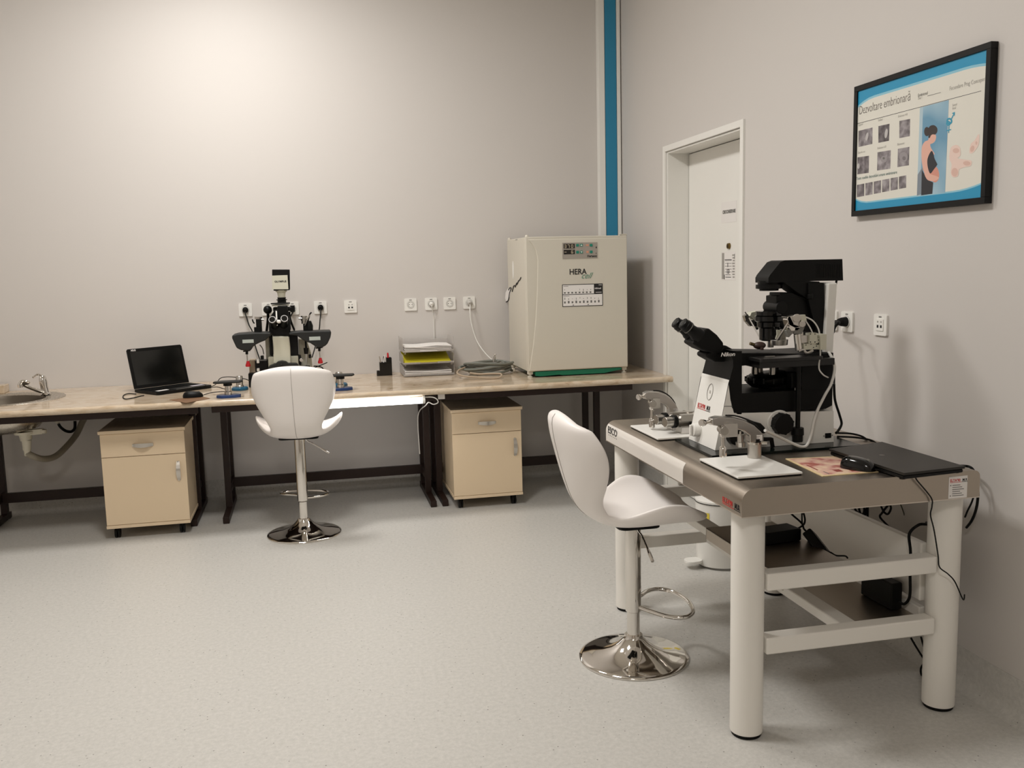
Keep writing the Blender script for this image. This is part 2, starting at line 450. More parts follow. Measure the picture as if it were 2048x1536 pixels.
socks = [(491, 619, 'power', 'white socket with a black plug, leftmost on the back wall'),
         (537, 617, 'power', 'white socket behind the left side of the bench microscope head'),
         (585, 617, 'power', 'white socket behind the right side of the bench microscope head'),
         (641, 614, 'power', 'white socket with a black plug, just left of the twin data outlet'),
         (701, 614, 'data', 'white twin data outlet on the back wall'),
         (821, 609, 'power', 'empty white socket, first in the row above the paper tray'),
         (862, 608, 'power', 'white socket with a white plug and thin cable above the paper tray'),
         (899, 606, 'power', 'empty white socket between the two sockets that have white cords'),
         (938, 605, 'power', 'white socket with a pale round plug, nearest the incubator')]
SOCKP = {}
for px, py, kd, lb in socks:
    c = at(px, py, YB); c.z = 1.253
    SOCKP[px] = c
    t = thing('data_outlet' if kd == 'data' else 'wall_socket', c, lb, 'data outlet' if kd == 'data' else 'socket', 'outlets on the back wall')
    for nm, m, bv in socket_on(c, (1, 0, 0), (0, -1, 0), kd): m.build(nm, t, bevel=bv)
for px, py, kd, lb in [(1666, 640, 'power', 'white socket on the right wall, half hidden by the inverted microscope'),
                       (1697, 642, 'power', 'white socket on the right wall holding the black angled plug'),
                       (1764, 650, 'data', 'white twin data outlet on the right wall below the poster')]:
    c = atx(px, py, XR); c.z = 1.236
    SOCKP[px] = c
    t = thing('data_outlet' if kd == 'data' else 'wall_socket', c, lb, 'data outlet' if kd == 'data' else 'socket', 'outlets on the right wall')
    for nm, m, bv in socket_on(c, (0, -1, 0), (-1, 0, 0), kd): m.build(nm, t, bevel=bv)

# ================================================================== BENCH
WF = 5.29
m = MB(M_stone)
# slab with the round sink hole
SC = on(2, 790, TOP); SC = V(-1.74, 5.80, TOP); SR = 0.30; SB = 0.232
bm = bmesh.new()
outer = [(-2.6, WF), (XR - .002, WF), (XR - .002, YB - .002), (-2.6, YB - .002)]
hole = [(SC.x + (SR - .02) * math.cos(2 * PI * i / 48), SC.y + (SR - .02) * math.sin(2 * PI * i / 48)) for i in range(48)]
ov = [bm.verts.new((x, y, 0)) for x, y in outer]; hv = [bm.verts.new((x, y, 0)) for x, y in hole]
ed = [bm.edges.new((ov[i], ov[(i + 1) % 4])) for i in range(4)] + [bm.edges.new((hv[i], hv[(i + 1) % 48])) for i in range(48)]
r_ = bmesh.ops.triangle_fill(bm, use_beauty=True, edges=ed)
bm.verts.index_update()
vs = [v.co.copy() for v in bm.verts]; tris = [tuple(v.index for v in f.verts) for f in bm.faces]; bm.free()
n0 = len(vs); TH = 0.036
allv = [V(v.x, v.y, TOP) for v in vs] + [V(v.x, v.y, TOP - TH) for v in vs]
fs = [t_ for t_ in tris] + [tuple(n0 + i for i in reversed(t_)) for t_ in tris]
ring = lambda a, k: [(a + i, a + (i + 1) % k, n0 + a + (i + 1) % k, n0 + a + i) for i in range(k)]
fs += ring(0, 4) + ring(4, 48)
m.add(allv, fs)
# bullnose strip along the front edge
m.tube([(-2.6, WF, TOP - TH / 2), (XR - .002, WF, TOP - TH / 2)], TH / 2, n=16, smooth=False)
tag(m.build('worktop', base=(0, WF, TOP)), 'long polished beige marble worktop running along the back wall', 'worktop')
tag(MB(M_stone).box(-1.80 - .35, at(8, 765, 6.13).x, 6.115, 6.22, TOP, TOP + .05).build('stone_block', base=(-1.9, 6.1, TOP), bevel=.004), 'beige stone block on the worktop behind the sink', 'block')

# desk frames: dark brown steel tube
def desk_frame(xl, xr, postl, postr, label, stretch=True, feetL=True, feetR=True):
    t = thing('desk_frame', ((xl + xr) / 2, 5.9, 0), label, 'desk frame', 'dark steel frames under the worktop')
    zt = TOP - TH
    MB(M_dark).box(xl, xr, WF + .05, WF + .085, zt - .042, zt).build('front_rail', t, bevel=.002)
    MB(M_dark).box(xl, xr, 6.17, 6.205, zt - .042, zt).build('back_rail', t, bevel=.002)
    MB(M_dark).box(max(xl, SC.x + SR) + .002, xr - .002, WF + .086, 6.169, zt - .007, zt).build('shade_board', t)  # dark board added under the slab to cut bounce light below
    for k, px in enumerate((postl, postr)):
        if px is None: continue
        mm_ = MB(M_dark).box(px - .018, px + .018, WF + .085, 6.17, zt - .04, zt - .0075)
        mm_.build('cross_rail', t, bevel=.002)
        for y in (5.86, 6.12):
            MB(M_dark).box(px - .019, px + .019, y - .019, y + .019, 0.04, zt - .04).build('leg', t, bevel=.002)
        MB(M_dark).box(px - .019, px + .019, 5.60, 6.18, 0.004, 0.04).box(px - .018, px + .018, 5.602, 5.64, 0, .004).box(px - .018, px + .018, 6.14, 6.178, 0, .004).build('foot', t, bevel=.003)
    if stretch:
        a = postl if postl is not None else xl; b_ = postr if postr is not None else xr
        MB(M_dark).box(a + .019, b_ - .019, 6.03, 6.06, 0.125, 0.185).box(a + .0, a + .02, 5.87, 6.11, .13, .18).box(b_ - .02, b_ - .0, 5.87, 6.11, .13, .18).build('stretcher', t, bevel=.002)
    return t
desk_frame(-2.55, at(395, 820, WF + .05).x, -1.92, at(391, 900, 5.9).x, 'dark brown steel frame under the worktop below the sink and laptop')
desk_frame(at(423, 820, WF + .05).x, at(880, 800, WF + .05).x - .02, -0.555, 0.70, 'dark brown steel frame behind the white stool and glowing tube')
desk_frame(at(880, 800, WF + .05).x, at(1265, 775, WF + .05).x, 0.775, 1.86, 'dark brown steel frame under the worktop below the incubator')
lb = at(885, 798, WF - .0)
tag(MB(M_paper).box(lb.x - .02, lb.x + .02, WF + .040, WF + .0495, .725, .757).build('tag_sticker', base=(lb.x, WF + .049, .74)), 'small blank white sticker on the frame under the worktop edge', 'sticker')

# ------------------------------------------------------------------ pedestal cabinets
def cabinet(xc, yf, rz, wd, dp, zt, label):
    t = thing('pedestal_cabinet', (0, 0, 0), label, 'cabinet', 'cream pedestal cabinets under the worktop')
    h = wd / 2; zb = 0.065
    MB(M_cream).box(-h + .004, h - .004, .018, dp, zb + .018, zt - .02).build('body', t, bevel=.0015)
    MB(M_cream).box(-h - .006, h + .006, -.012, dp + .004, zt - .02, zt).build('top_panel', t, bevel=.003)
    MB(M_cream).box(-h, h, -.004, dp, zb, zb + .018).build('base_panel', t, bevel=.002)
    zs = zt - .02 - .135
    d = MB(M_cream).box(-h + .002, h - .002, 0, .018, zs + .0015, zt - .0225).build('drawer', t, bevel=.0015)
    hm = MB(M_handle); hx = .055; hz = (zs + zt - .02) / 2
    def bow(m, c, ax):
        ax = V(*ax); Cc = V(*c); sec = []
        K = 12
        vs = []; fs = []
        side = V(0, 0, 1) if abs(ax.x) > .5 else V(1, 0, 0)
        for i in range(K + 1):
            s_ = i / K * 2 - 1
            yy = -(0.004 + 0.022 * (1 - s_ * s_))
            p = Cc + ax * (s_ * hx)
            wv = .008 + .004 * (1 - s_ * s_)
            for sg in (-1, 1):
                vs.append(p + side * (sg * wv) + V(0, yy, 0)); vs.append(p + side * (sg * wv) + V(0, yy + .004 if yy + .004 < 0 else 0, 0))
        for i in range(K):
            a = i * 4; b_ = a + 4
            fs += [(a, a + 2, b_ + 2, b_), (a + 1, b_ + 1, b_ + 3, a + 3), (a, b_, b_ + 1, a + 1), (a + 2, a + 3, b_ + 3, b_ + 2)]
        fs += [(0, 1, 3, 2), (K * 4, K * 4 + 2, K * 4 + 3, K * 4 + 1)]
        m.add(vs, fs)
        for sg in (-1, 1):
            p = Cc + ax * (sg * (hx - .004)); m.box(p.x - .005, p.x + .005, -.008, 0, p.z - .006, p.z + .006)
    bow(hm, (0, 0, hz - .005), (1, 0, 0)); hm.build('handle', d)
    dr = MB(M_cream).box(-h + .002, h - .002, 0, .018, zb + .02, zs - .0015).build('door', t, bevel=.0015)
    hm = MB(M_handle); bow(hm, (h - .045, 0, zs - .10), (0, 0, 1)); hm.build('handle', dr)
    for sx in (-1, 1):
        for y in (.05, dp - .05):
            m = MB(M_blackP)
            x = sx * (h - .05)
            m.cyl((x - .016, y, .030), (x - .003, y, .030), .030, n=20).cyl((x + .003, y, .030), (x + .011, y, .030), .030, n=20)
            m.cyl((x, y, .02), (x, y, zb), .009, n=12).box(x - .012, x + .012, y - .018, y + .02, .035, .058)
            m.build('caster', t, bevel=.001)
    t.location = (xc, yf, 0); t.rotation_euler = (0, 0, rz)
    return t
cabinet(-0.965, 5.45, 0.0, 0.455, .55, 0.632, 'cream cabinet with drawer and door on casters, under the worktop by the laptop')
cabinet(1.035, 5.5, 0.0, 0.440, .51, 0.630, 'cream cabinet on casters under the worktop between the paper tray and the incubator')

# ------------------------------------------------------------------ sink
t = thing('sink', SC, 'round stainless steel sink set into the marble worktop', 'sink')
bc = V(SC.x - .035, SC.y - .03, 0)
m = MB(M_sink)
n = 56
M_bowl = brushed('shaded_bowl_steel', (112, 104, 94), 0.42, 20, 20)  # darker copy of the sink steel, shade inside the bowl put into the colour
# eccentric rim: outer circle about SC, inner circle about bc
def circ(c, r, z): return [V(c.x + r * math.cos(2 * PI * i / n), c.y + r * math.sin(2 * PI * i / n), z) for i in range(n)]
rows = [circ(SC, SR, TOP + .0005), circ(SC, SR - .004, TOP + .005), circ(SC, SR - .012, TOP + .006), circ(bc, SB + .008, TOP + .003), circ(bc, SB, TOP - .002), circ(bc, SB - .006, TOP - .02), circ(bc, SB - .018, TOP - .12), circ(bc, SB - .05, TOP - .155), circ(bc, SB - .12, TOP - .175), circ(bc, .03, TOP - .185)]
vs = sum(rows, []); fs = []
for k in range(4): fs += [(k * n + i, k * n + (i + 1) % n, (k + 1) * n + (i + 1) % n, (k + 1) * n + i) for i in range(n)]
m.add(vs, fs)
fs = []
for k in range(4, len(rows) - 1): fs += [(k * n + i, k * n + (i + 1) % n, (k + 1) * n + (i + 1) % n, (k + 1) * n + i) for i in range(n)]
fs.append(tuple((len(rows) - 1) * n + i for i in range(n)))
m.m(M_bowl).add(vs, fs).m(M_sink)
# underside of the bowl
rows = [circ(bc, SB + .0, TOP - TH - .002), circ(bc, SB - .010, TOP - .125), circ(bc, SB - .042, TOP - .165), circ(bc, SB - .11, TOP - .186), circ(bc, .03, TOP - .196)]
vs = sum(rows, []); fs = []
for k in range(len(rows) - 1): fs += [(k * n + i, k * n + (i + 1) % n, (k + 1) * n + (i + 1) % n, (k + 1) * n + i) for i in range(n)]
fs.append(tuple((len(rows) - 1) * n + i for i in range(n)))
m.add(vs, fs); m.build('bowl', t, angle=50, fixn=False)
m = MB(M_chrome).lathe([(.0, .001), (.038, .001), (.04, .004), (.0, .004)], (bc.x, bc.y, TOP - .1855), n=24); m.build('drain', t)
# faucet
fb = on(92, 789, TOP + .006); fb = V(fb.x, 5.9, TOP + .005)
t = thing('faucet', fb, 'chrome single lever faucet at the right rim of the round sink', 'faucet')
top = at(88, 760, fb.y)
m = MB(M_chrome); m.lathe([(.0, 0), (.028, 0), (.028, .006), (.023, .012), (.021, .05), (.023, .075), (.021, .10), (.015, .115), (0, .12)], fb, (-.10, 0, 1), n=28)
m.build('body', t)
MB(M_chrome).tube([fb + V(0, -.005, .02), fb + V(-.03, -.03, .03), fb + V(-.10, -.06, .075), at(56, 765, 5.78) + V(0, 0, 0), at(46, 763, 5.77), at(40, 768, 5.765), at(40, 772, 5.765)], .0115, n=14).cyl(at(40, 769, 5.765), at(41, 775, 5.765), .014).build('spout', t)
MB(M_chrome).tube([fb + V(-.012, -.002, .115), fb + V(-.035, -.01, .125), at(66, 755, 5.86)], .006, n=10).build('lever', t)
# siphon and drain hose
sp = V(bc.x + .085, bc.y, 0)
sp = at(52, 880, 5.72)
t = thing('sink_siphon', (sp.x, 5.72, TOP - .2), 'white plastic drain trap hanging under the sink bowl', 'drain trap')
q = lambda px, py, Y=5.72: at(px, py, Y)
m = MB(M_pipe)
zz = q(45, 866).z
m.cyl(V(q(48, 864).x, 5.72, q(48, 868).z), V(q(48, 864).x, 5.72, q(48, 863).z), .052, .056)
m.bar(q(45, 866), q(86, 862), .035, .03).cyl(q(86, 859), q(86, 866), .02)
m.cyl(q(50, 868), q(53, 880), .034, .032).cyl(q(53, 880), q(54, 900), .026, .022).cyl(q(54, 899), q(55.5, 911), .019, .017)
m.build('trap', t, angle=40)
MB(M_hosed).tube([q(55, 907), q(70, 914), q(90, 918, 5.8), q(112, 912, 5.9), q(133, 893, 6.0), q(152, 870, 6.1), q(164, 845, 6.15), q(170, 835, 6.16)], .019, n=12).build('drain_hose', t)
tag(MB(M_rubber).tube([q(117, 848, 6.03), q(122, 855, 6.04), q(132, 862, 6.06), q(143, 863, 6.08), q(149.5, 856, 6.09), q(150, 842, 6.1)], .009, n=8).build('supply_hose', base=q(124, 852, 6.05)), 'thin dark water hose looping under the worktop beside the drain trap', 'hose')
m = MB(M_pipe).cyl(q(112, 845, 6.05), q(122, 838, 6.05), .012).cyl(q(122, 838, 6.05), q(122.5, 843, 6.05), .012)
tag(m.build('angle_valve', base=q(115, 845, 6.05)), 'small white valve under the worktop beside the drain trap', 'valve')

# ------------------------------------------------------------------ glowing tube lamp under the worktop
a = at(600, 818, WF + .0); lx0 = -0.16; lx1 = at(849, 797, WF - .01).x
zl = at(849, 800, WF - .01).z
t = thing('tube_lamp', ((lx0 + lx1) / 2, WF + .02, zl), 'lit fluorescent tube lamp fixed under the front edge of the worktop', 'lamp')
MB(M_tube).tube([(lx0, WF - .0, zl - .004), (lx1 - .01, WF - .0, zl - .004)], .0165, n=20, smooth=False).build('lamp_tube', t)
MB(M_whiteP).box(lx0, lx1, WF + .01, WF + .05, zl + .012, TOP - TH - .0005).cyl((lx1 - .012, WF, zl - .004), (lx1 + .004, WF, zl - .004), .0185).cyl((lx0 + .008, WF, zl - .004), (lx0 - .008, WF, zl - .004), .0185).box(lx1 - .01, lx1 + .003, WF - .005, WF + .03, zl, TOP - TH - .001).build('housing', t, bevel=.002)
L = bpy.data.lights.new('tube_light', 'AREA'); L.shape = 'RECTANGLE'; L.size = lx1 - lx0; L.size_y = 0.03; L.energy = 1.5; L.color = (1, .95, .9)
lo = bpy.data.objects.new('tube_light', L); COL.objects.link(lo); lo.location = ((lx0 + lx1) / 2, WF + .02, zl - .024); lo.rotation_euler = (math.radians(25), 0, 0)
cz = zl + .012
MB(M_whiteP).tube([(lx1 - .1, WF + .01, cz + .002), (lx1 - .0, WF + .005, cz + .003), (lx1 + .05, WF + .0, cz), (lx1 + .075, WF, cz - .015), (lx1 + .08, WF + .01, cz - .035), (lx1 + .055, WF + .02, cz - .045), (lx1 + .03, WF + .04, cz - .035), (lx1 + .02, WF + .1, cz - .06), (lx1 + .02, 5.86 - .024, .55), (lx1 + .022, 5.86 - .024, .3)], .0032, n=8).build('cable', t)

# ================================================================== STOOLS
def stool(cx, cy, rz, dz, label):
    t = thing('swivel_stool', (0, 0, 0), label, 'stool', 'white swivel stools with chrome bases')
    z0 = 0.535
    rows = [(-.268, .430, .145, .045), (-.288, .408, .19, .052), (-.284, .35, .214, .07), (-.270, .285, .224, .082), (-.255, .225, .214, .08),
            (-.238, .165, .185, .068), (-.217, .11, .155, .05), (-.185, .065, .138, .035), (-.14, .036, .142, .03), (-.085, .022, .175, .045),
            (-.02, .018, .215, .078), (.05, .02, .24, .10), (.115, .024, .238, .092), (.175, .026, .212, .06), (.22, .026, .165, .032), (.24, .024, .12, .018)]
    # seat shell grid
    C0 = [V(r[0], 0, r[1]) for r in rows]
    nt_ = 13; vs = []; fs = []
    fine = []
    K = len(rows); SUB = 3
    for i in range((K - 1) * SUB + 1):
        k = min(i // SUB, K - 2); f_ = i / SUB - k
        p = [rows[max(k - 1, 0)], rows[k], rows[k + 1], rows[min(k + 2, K - 1)]]
        cr = lambda j: 0.5 * (2 * p[1][j] + (p[2][j] - p[0][j]) * f_ + (2 * p[0][j] - 5 * p[1][j] + 4 * p[2][j] - p[3][j]) * f_ ** 2 + (3 * p[1][j] - p[0][j] - 3 * p[2][j] + p[3][j]) * f_ ** 3)
        fine.append(tuple(cr(j) for j in range(4)))
    NR = len(fine)
    for i, (x, z, w_, l_) in enumerate(fine):
        a_ = fine[max(i - 1, 0)]; b_ = fine[min(i + 1, NR - 1)]
        d = V(b_[0] - a_[0], 0, b_[1] - a_[1]).normalized(); nn = V(-d.z, 0, d.x)   # inner side: forward / up
        for j in range(nt_):
            s_ = j / (nt_ - 1) * 2 - 1
            y = w_ * math.sin(s_ * PI / 2 * .92) / math.sin(PI / 2 * .92)
            vs.append(V(x, y, z + z0) + nn * (l_ * (1.3 if i < NR * .5 else 1.0) * abs(s_) ** 2.2))
    # thick padded shell: inner and outer skins joined by a rounded rim
    def skin(off):
        out = []
        for i in range(NR):
            for j in range(nt_):
                c_ = vs[i * nt_ + j]
                du = vs[min(i + 1, NR - 1) * nt_ + j] - vs[max(i - 1, 0) * nt_ + j]; dv = vs[i * nt_ + min(j + 1, nt_ - 1)] - vs[i * nt_ + max(j - 1, 0)]
                nn = du.cross(dv).normalized()
                edge = min(1.0, min(i, NR - 1 - i) / 4.0, min(j, nt_ - 1 - j) / 2.0)
                th = off * (0.25 + 0.75 * math.sin(edge * PI / 2))
                out.append(c_ + nn * th)
        return out
    A = skin(.017); B = skin(-.017)
    nb = len(A); fs = []
    for i in range(NR - 1):
        for j in range(nt_ - 1):
            a = i * nt_ + j
            fs.append((a, a + 1, a + nt_ + 1, a + nt_)); fs.append((nb + a, nb + a + nt_, nb + a + nt_ + 1, nb + a + 1))
    for i in range(NR - 1):
        for j in (0, nt_ - 1):
            a = i * nt_ + j; q4 = (a, a + nt_, nb + a + nt_, nb + a); fs.append(q4 if j == 0 else tuple(reversed(q4)))
    for j in range(nt_ - 1):
        for i in (0, NR - 1):
            a = i * nt_ + j; q4 = (a, nb + a, nb + a + 1, a + 1); fs.append(q4 if i == 0 else tuple(reversed(q4)))
    seat = MB(M_vinyl).add(A + B, fs).build('seat_shell', t, sub=1, angle=180)
    # seam along the middle of the outer face
    o_ = [B[i * nt_ + nt_ // 2] for i in range(2, int(NR * .62))]
    i_ = [A[i * nt_ + nt_ // 2] for i in range(2, NR - 3)]
    outer_ = o_ if (o_[3].x < i_[3].x) else [A[i * nt_ + nt_ // 2] for i in range(2, int(NR * .62))]
    MB(mat('seam_thread', (150, 140, 132), .8)).tube(outer_, .0009, n=6, smooth=False).build('seam', seat)
    z1 = z0
    MB(M_blackP).prism([V(x, y, z1 - .0015) for x, y in rounded(-.005, 0, .16, .22, .03)], (0, 0, .0065)).build('seat_plate', t, bevel=.001)
    MB(M_chrome).lathe([(.027, .184), (.0295, .186), (.030, .20), (.030, z1 - .02), (.027, z1 - .003)], (0, 0, 0), n=48).build('sleeve', t)
    MB(M_chrome).cyl((0, 0, .075), (0, 0, .19), .0245, n=36).build('pole', t)
    MB(M_chrome).lathe([(.208, 0), (.21, .004), (.208, .009), (.195, .013), (.16, .019), (.12, .028), (.085, .042), (.058, .06), (.042, .077), (.036, .084), (.034, .092), (.0, .092)], n=72).build('base', t, angle=60)
    MB(M_chrome).tube([(.018, .020, .222), (.05, .055, .220), (.10, .112, .214), (.155, .135, .208), (.20, .098, .204), (.222, 0, .200), (.20, -.098, .197), (.155, -.135, .195), (.10, -.112, .194), (.05, -.055, .198), (.018, -.020, .204)], .0085, n=14).build('footrest', t)
    MB(M_chrome).tube([(.0, -.03, z1 - .008), (.01, -.045, z1 - .03), (.016, -.07, z1 - .045), (.02, -.15, z1 - .10)], [.004, .004, .004, .004, .006], n=10).cyl((.019, -.13, z1 - .088), (.02, -.16, z1 - .107), .0062).build('height_lever', t)
    if dz:
        for ch in t.children:
            if ch.name.split('.')[0] in ('seat_shell', 'seat_plate', 'height_lever'): ch.location.z += dz
            if ch.name.split('.')[0] == 'sleeve':
                ch.location.z += 0.0; ch.scale.z = (z1 + dz - .004) / (z1 - .004)
    t.location = (cx, cy, 0); t.rotation_euler = (0, 0, rz)
    return t
stool(1.145, 3.175, math.radians(-1), 0.0, 'white leatherette swivel stool with chrome base beside the steel table')
stool(-0.095, 5.255, math.radians(86), 0.03, 'white leatherette swivel stool seen from behind, pushed to the marble worktop')

# ================================================================== STEEL VIBRATION TABLE
TX0, TX1, TY0, TY1, TB = 1.222, 2.035, 2.44, 3.72, 0.741
t = thing('steel_table', ((TX0 + TX1) / 2, (TY0 + TY1) / 2, 0), 'heavy white-legged table with a brushed steel top, carrying the inverted microscope', 'table')
R_ = 0.042
prof = [(TX0, TB)]
for i in range(9):
    a = math.radians(180 - 90 * i / 8); prof.append((TX0 + R_ + R_ * math.cos(a), TT - R_ + R_ * math.sin(a)))
for i in range(7):
    a = math.radians(90 - 90 * i / 6); prof.append((TX1 - .02 + .02 * math.cos(a), TT - .02 + .02 * math.sin(a)))
prof += [(TX1, TB)]
prof += [(TX1 - .004, TB), (TX1 - .004, TT - .02), (TX1 - .02, TT - .006), (TX0 + R_, TT - .006), (TX0 + .015, TT - .02), (TX0 + .006, TT - .05), (TX0 + .004, TB)]
m = MB(M_steel)
m.prism([(x, TY0 + .003, z) for x, z in prof], (0, TY1 - TY0 - .006, 0))
solid = prof[:17] + [(TX1, TB)]
m.prism([(x, TY0, z) for x, z in solid], (0, .003, 0)).prism([(x, TY1 - .003, z) for x, z in solid], (0, .003, 0))
m.m(mat('steel_hem', (214, 206, 196), .3, 1.0)).box(TX0, TX1, TY0 - .0008, TY0 + .012, TB - .003, TB).box(TX0 - .0008, TX0 + .012, TY0, TY1, TB - .003, TB)
top = m.build('table_top', t, angle=30)
# lettering on the long side
def logo(m, o, xd, yd, h, red=M_red):
    X = V(*xd).normalized(); Y = V(*yd).normalized()
    m.m(red).text("ELTA'90", h, o, xd, yd, bold=h * .018, sx=.86, ex=.0003)
    m.m(M_ink).text("M.R", h, V(*o) + X * (h * 3.55), xd, yd, bold=h * .018, sx=.86, ex=.0003)
    a = V(*o) - Y * (h * .22); m.m(red).prism([a, a + X * (h * 3.4), a + X * (h * 3.4) + Y * (h * .09), a + Y * (h * .09)], X.cross(Y) * .0003)
    m.m(M_ink).prism([a + X * (h * 3.4), a + X * (h * 5.1), a + X * (h * 5.1) + Y * (h * .09), a + X * (h * 3.4) + Y * (h * .09)], X.cross(Y) * .0003)
p0 = atx(1445, 999, TX0)
lg = MB(M_red); logo(lg, (TX0 - .0006, p0.y, p0.z - .006), (0, -1, 0), (0, 0, 1), .0235)
lg.build('side_lettering', top)
p1 = atx(1217, 881, TX0)
lg = MB(M_ink).text('ESCO', .052, (TX0 - .0006, p1.y - .0, p1.z - .012), (0, -1, 0), (0, 0, 1), bold=.0022, sx=.95)
p1 = atx(1216.5, 871, TX0)
lg.v = []; lg.f = []; lg.mi = []
lg.text('ESCO', .042, (TX0 - .0006, TY1 - .03, .780), (0, -1, 0), (0, 0, 1), bold=.0004, sx=1.15)
lg.m(M_inkg)
for k in range(6): lg.box(TX0 - .0006, TX0, TY1 - .045 - k * .02, TY1 - .039 - k * .02, .769, .774)
lg.build('end_lettering', top)
yf1 = atx(1366, 945, TX0).y
m = MB(mat('pale_strip', (224, 218, 210), .3))  # paler strip over the far part of the long side
side_prof = [(TX0 - .0004, TB + .001), (TX0 - .0004, TT - R_)] + [(TX0 + R_ - (R_ + .0005) * math.cos(math.radians(a)), TT - R_ + (R_ + .0005) * math.sin(math.radians(a))) for a in (12, 24, 36, 44)]
vs = []
for y in (TY1 - .004, yf1):
    vs += [V(x, y, z) for x, z in side_prof]
n_ = len(side_prof); m.add(vs, [(i, i + 1, n_ + i + 1, n_ + i) for i in range(n_ - 1)])
m.build('side_strip', top, fixn=False)
# legs
for x in (1.293, 1.992):
    for y in (2.54, 3.655):
        m = MB(M_white).cyl((x, y, .012), (x, y, TB - .001), .0515, n=48)
        m.m(M_rubber).cyl((x, y, 0), (x, y, .0125), .047, n=32)
        m.build('leg', t, bevel=.002)
# cross rails
def rail(nm, *b): return MB(M_white).box(*b).build(nm, t, bevel=.006, seg=3)
rail('end_rail', 1.34, 1.94, 2.50, 2.555, .478, .534)
rail('end_rail', 1.34, 1.94, 2.50, 2.555, .271, .326)
rail('end_rail', 1.34, 1.94, 3.64, 3.695, .267, .320)
rail('end_rail', 1.34, 1.94, 3.64, 3.695, .48, .53)
rail('side_rail', 1.945, 1.97, 2.59, 3.61, .35, .552)
m = MB(M_white).box(1.945, 1.97, 2.59, 3.61, .262, .33).build('side_rail', t, bevel=.004)
rail('shelf_beam', 1.652, 1.712, 2.55, 3.64, .268, .306)
# end plate with rounded opening, seen past the stool
MB(M_white).box(1.53, 1.92, 3.66, 3.675, .53, TB - .002).build('end_plate', t, bevel=.01)
# steel shelves
m = MB(M_steel).box(1.425, 1.70, 2.56, 3.14, .492, .496).box(1.425, 1.429, 2.56, 3.14, .452, .496).box(1.425, 1.70, 3.136, 3.14, .46, .496)
m.build('upper_shelf', t, bevel=.001)
m = MB(M_steel).box(1.712, 1.945, 2.52, 3.64, .292, .296); m.build('lower_shelf', t, bevel=.001)
tag(MB(M_white).box(1.43, 1.49, 3.141, 3.639, .46, .492).build('shelf_beam', t, bevel=.004))
# sticker at the near right corner
c = at(1915, 977, TY0)
a_ = at(1897, 975, TY0); b_ = at(1934, 975, TY0)
zt_, zb_ = at(1915, 952, TY0).z - .0005, at(1915, 997, TY0).z
zb_ = max(zb_, TB + .001)
m = MB(M_paper).box(a_.x, b_.x, TY0 - .0008, TY0 - .0002, zb_, zt_)
W_ = b_.x - a_.x; H_ = zt_ - zb_
logo(m, (a_.x + .004, TY0 - .0010, zt_ - .017), (1, 0, 0), (0, 0, 1), .0125)
m.m(M_inkg)
for k in range(6):
    z = zt_ - H_ * (.40 + .095 * k); m.box(a_.x + W_ * .2, a_.x + W_ * (.62 + .1 * (k % 3)), TY0 - .0012, TY0 - .0007, z - .0012, z + .0009)
    if k in (0, 5): m.box(a_.x + W_ * .08, a_.x + W_ * .13, TY0 - .0012, TY0 - .0007, z - .002, z + .0015)
tag(m.build('label_sticker', base=(c.x, TY0 - .0004, c.z)), 'white sticker with a red and black heading at the near corner of the steel table', 'sticker')

# ================================================================== INVERTED MICROSCOPE
MY0, MY1 = 2.945, 3.175                       # near and far faces
MC = (MY0 + MY1) / 2
t = thing('inverted_microscope', (1.6, MC, TT + .0205), 'large black and white inverted microscope on the steel table, with angled eyepieces', 'microscope')
# dark glass base sheet
gl = [on(1352, 882, TT), on(1436, 918, TT)]
tag(MB(M_glassd).box(1.325, 1.90, 2.87, 3.20, TT + .0003, TT + .009).build('glass_plate', base=(1.6, 3.0, TT), bevel=.001), 'dark glass plate under the inverted microscope', 'glass plate')
t.location.z = TT + .009; BASE[t.name] = Vector(t.location)
ZB = TT + .0095
P = lambda px, py, Y=MY0: at(px, py, Y)
def slab(m, pts, y0, y1, **k): return m.prism([V(P(px, py, y0).x, y0, P(px, py, y0).z) for px, py in pts], (0, y1 - y0, 0))
# white lower body: side outline, narrower at the front tower
body = MB(M_whiteP)
xb0 = P(1430, 900).x; xb1 = P(1675, 892).x
zl_ = P(1472, 826).z
XF1 = at(1404, 760, MY1).x; XF2 = at(1411, 728, MY1).x
slab_pts = [(1430, 898), (1674, 888), (1671, 822), (1472, 828)]
o = [V(xb0 + .0, MY0, ZB), V(1.835, MY0, ZB), V(1.832, MY0, P(1671, 822).z), V(P(1468, 828).x, MY0, P(1472, 826).z), V(P(1461, 800).x, MY0, P(1461, 800).z), V(P(1457, 766).x, MY0, P(1457, 766).z), V(XF1, MY0, P(1440, 761).z)]
body.prism(o, (0, MY1 - MY0, 0))
wb = body.build('lower_body', t, bevel=.012, seg=4)
# rear white column
rc = MB(M_whiteP)
xr0 = P(1649, 600, 3.0).x
rc.prism([V(1.818, 2.985, ZB + .02), V(1.858, 2.985, ZB + .02), V(1.850, 2.985, 1.15), V(1.862, 2.985, at(1655, 566, 2.985).z), V(1.825, 2.985, at(1655, 566, 2.985).z), V(1.812, 2.985, 1.15)], (0, .13, 0))
rc.build('rear_column', t, bevel=.006, seg=3)
# black body: C shaped, with the open window under the stage
bl = MB(M_blackM)
f_ = .006
xw0 = P(1482, 735).x; xw1 = P(1600, 735).x; zw1 = P(1500, 735).z; zw0 = P(1500, 786).z
yb0, yb1 = MY0 + .008, MY1 - .008
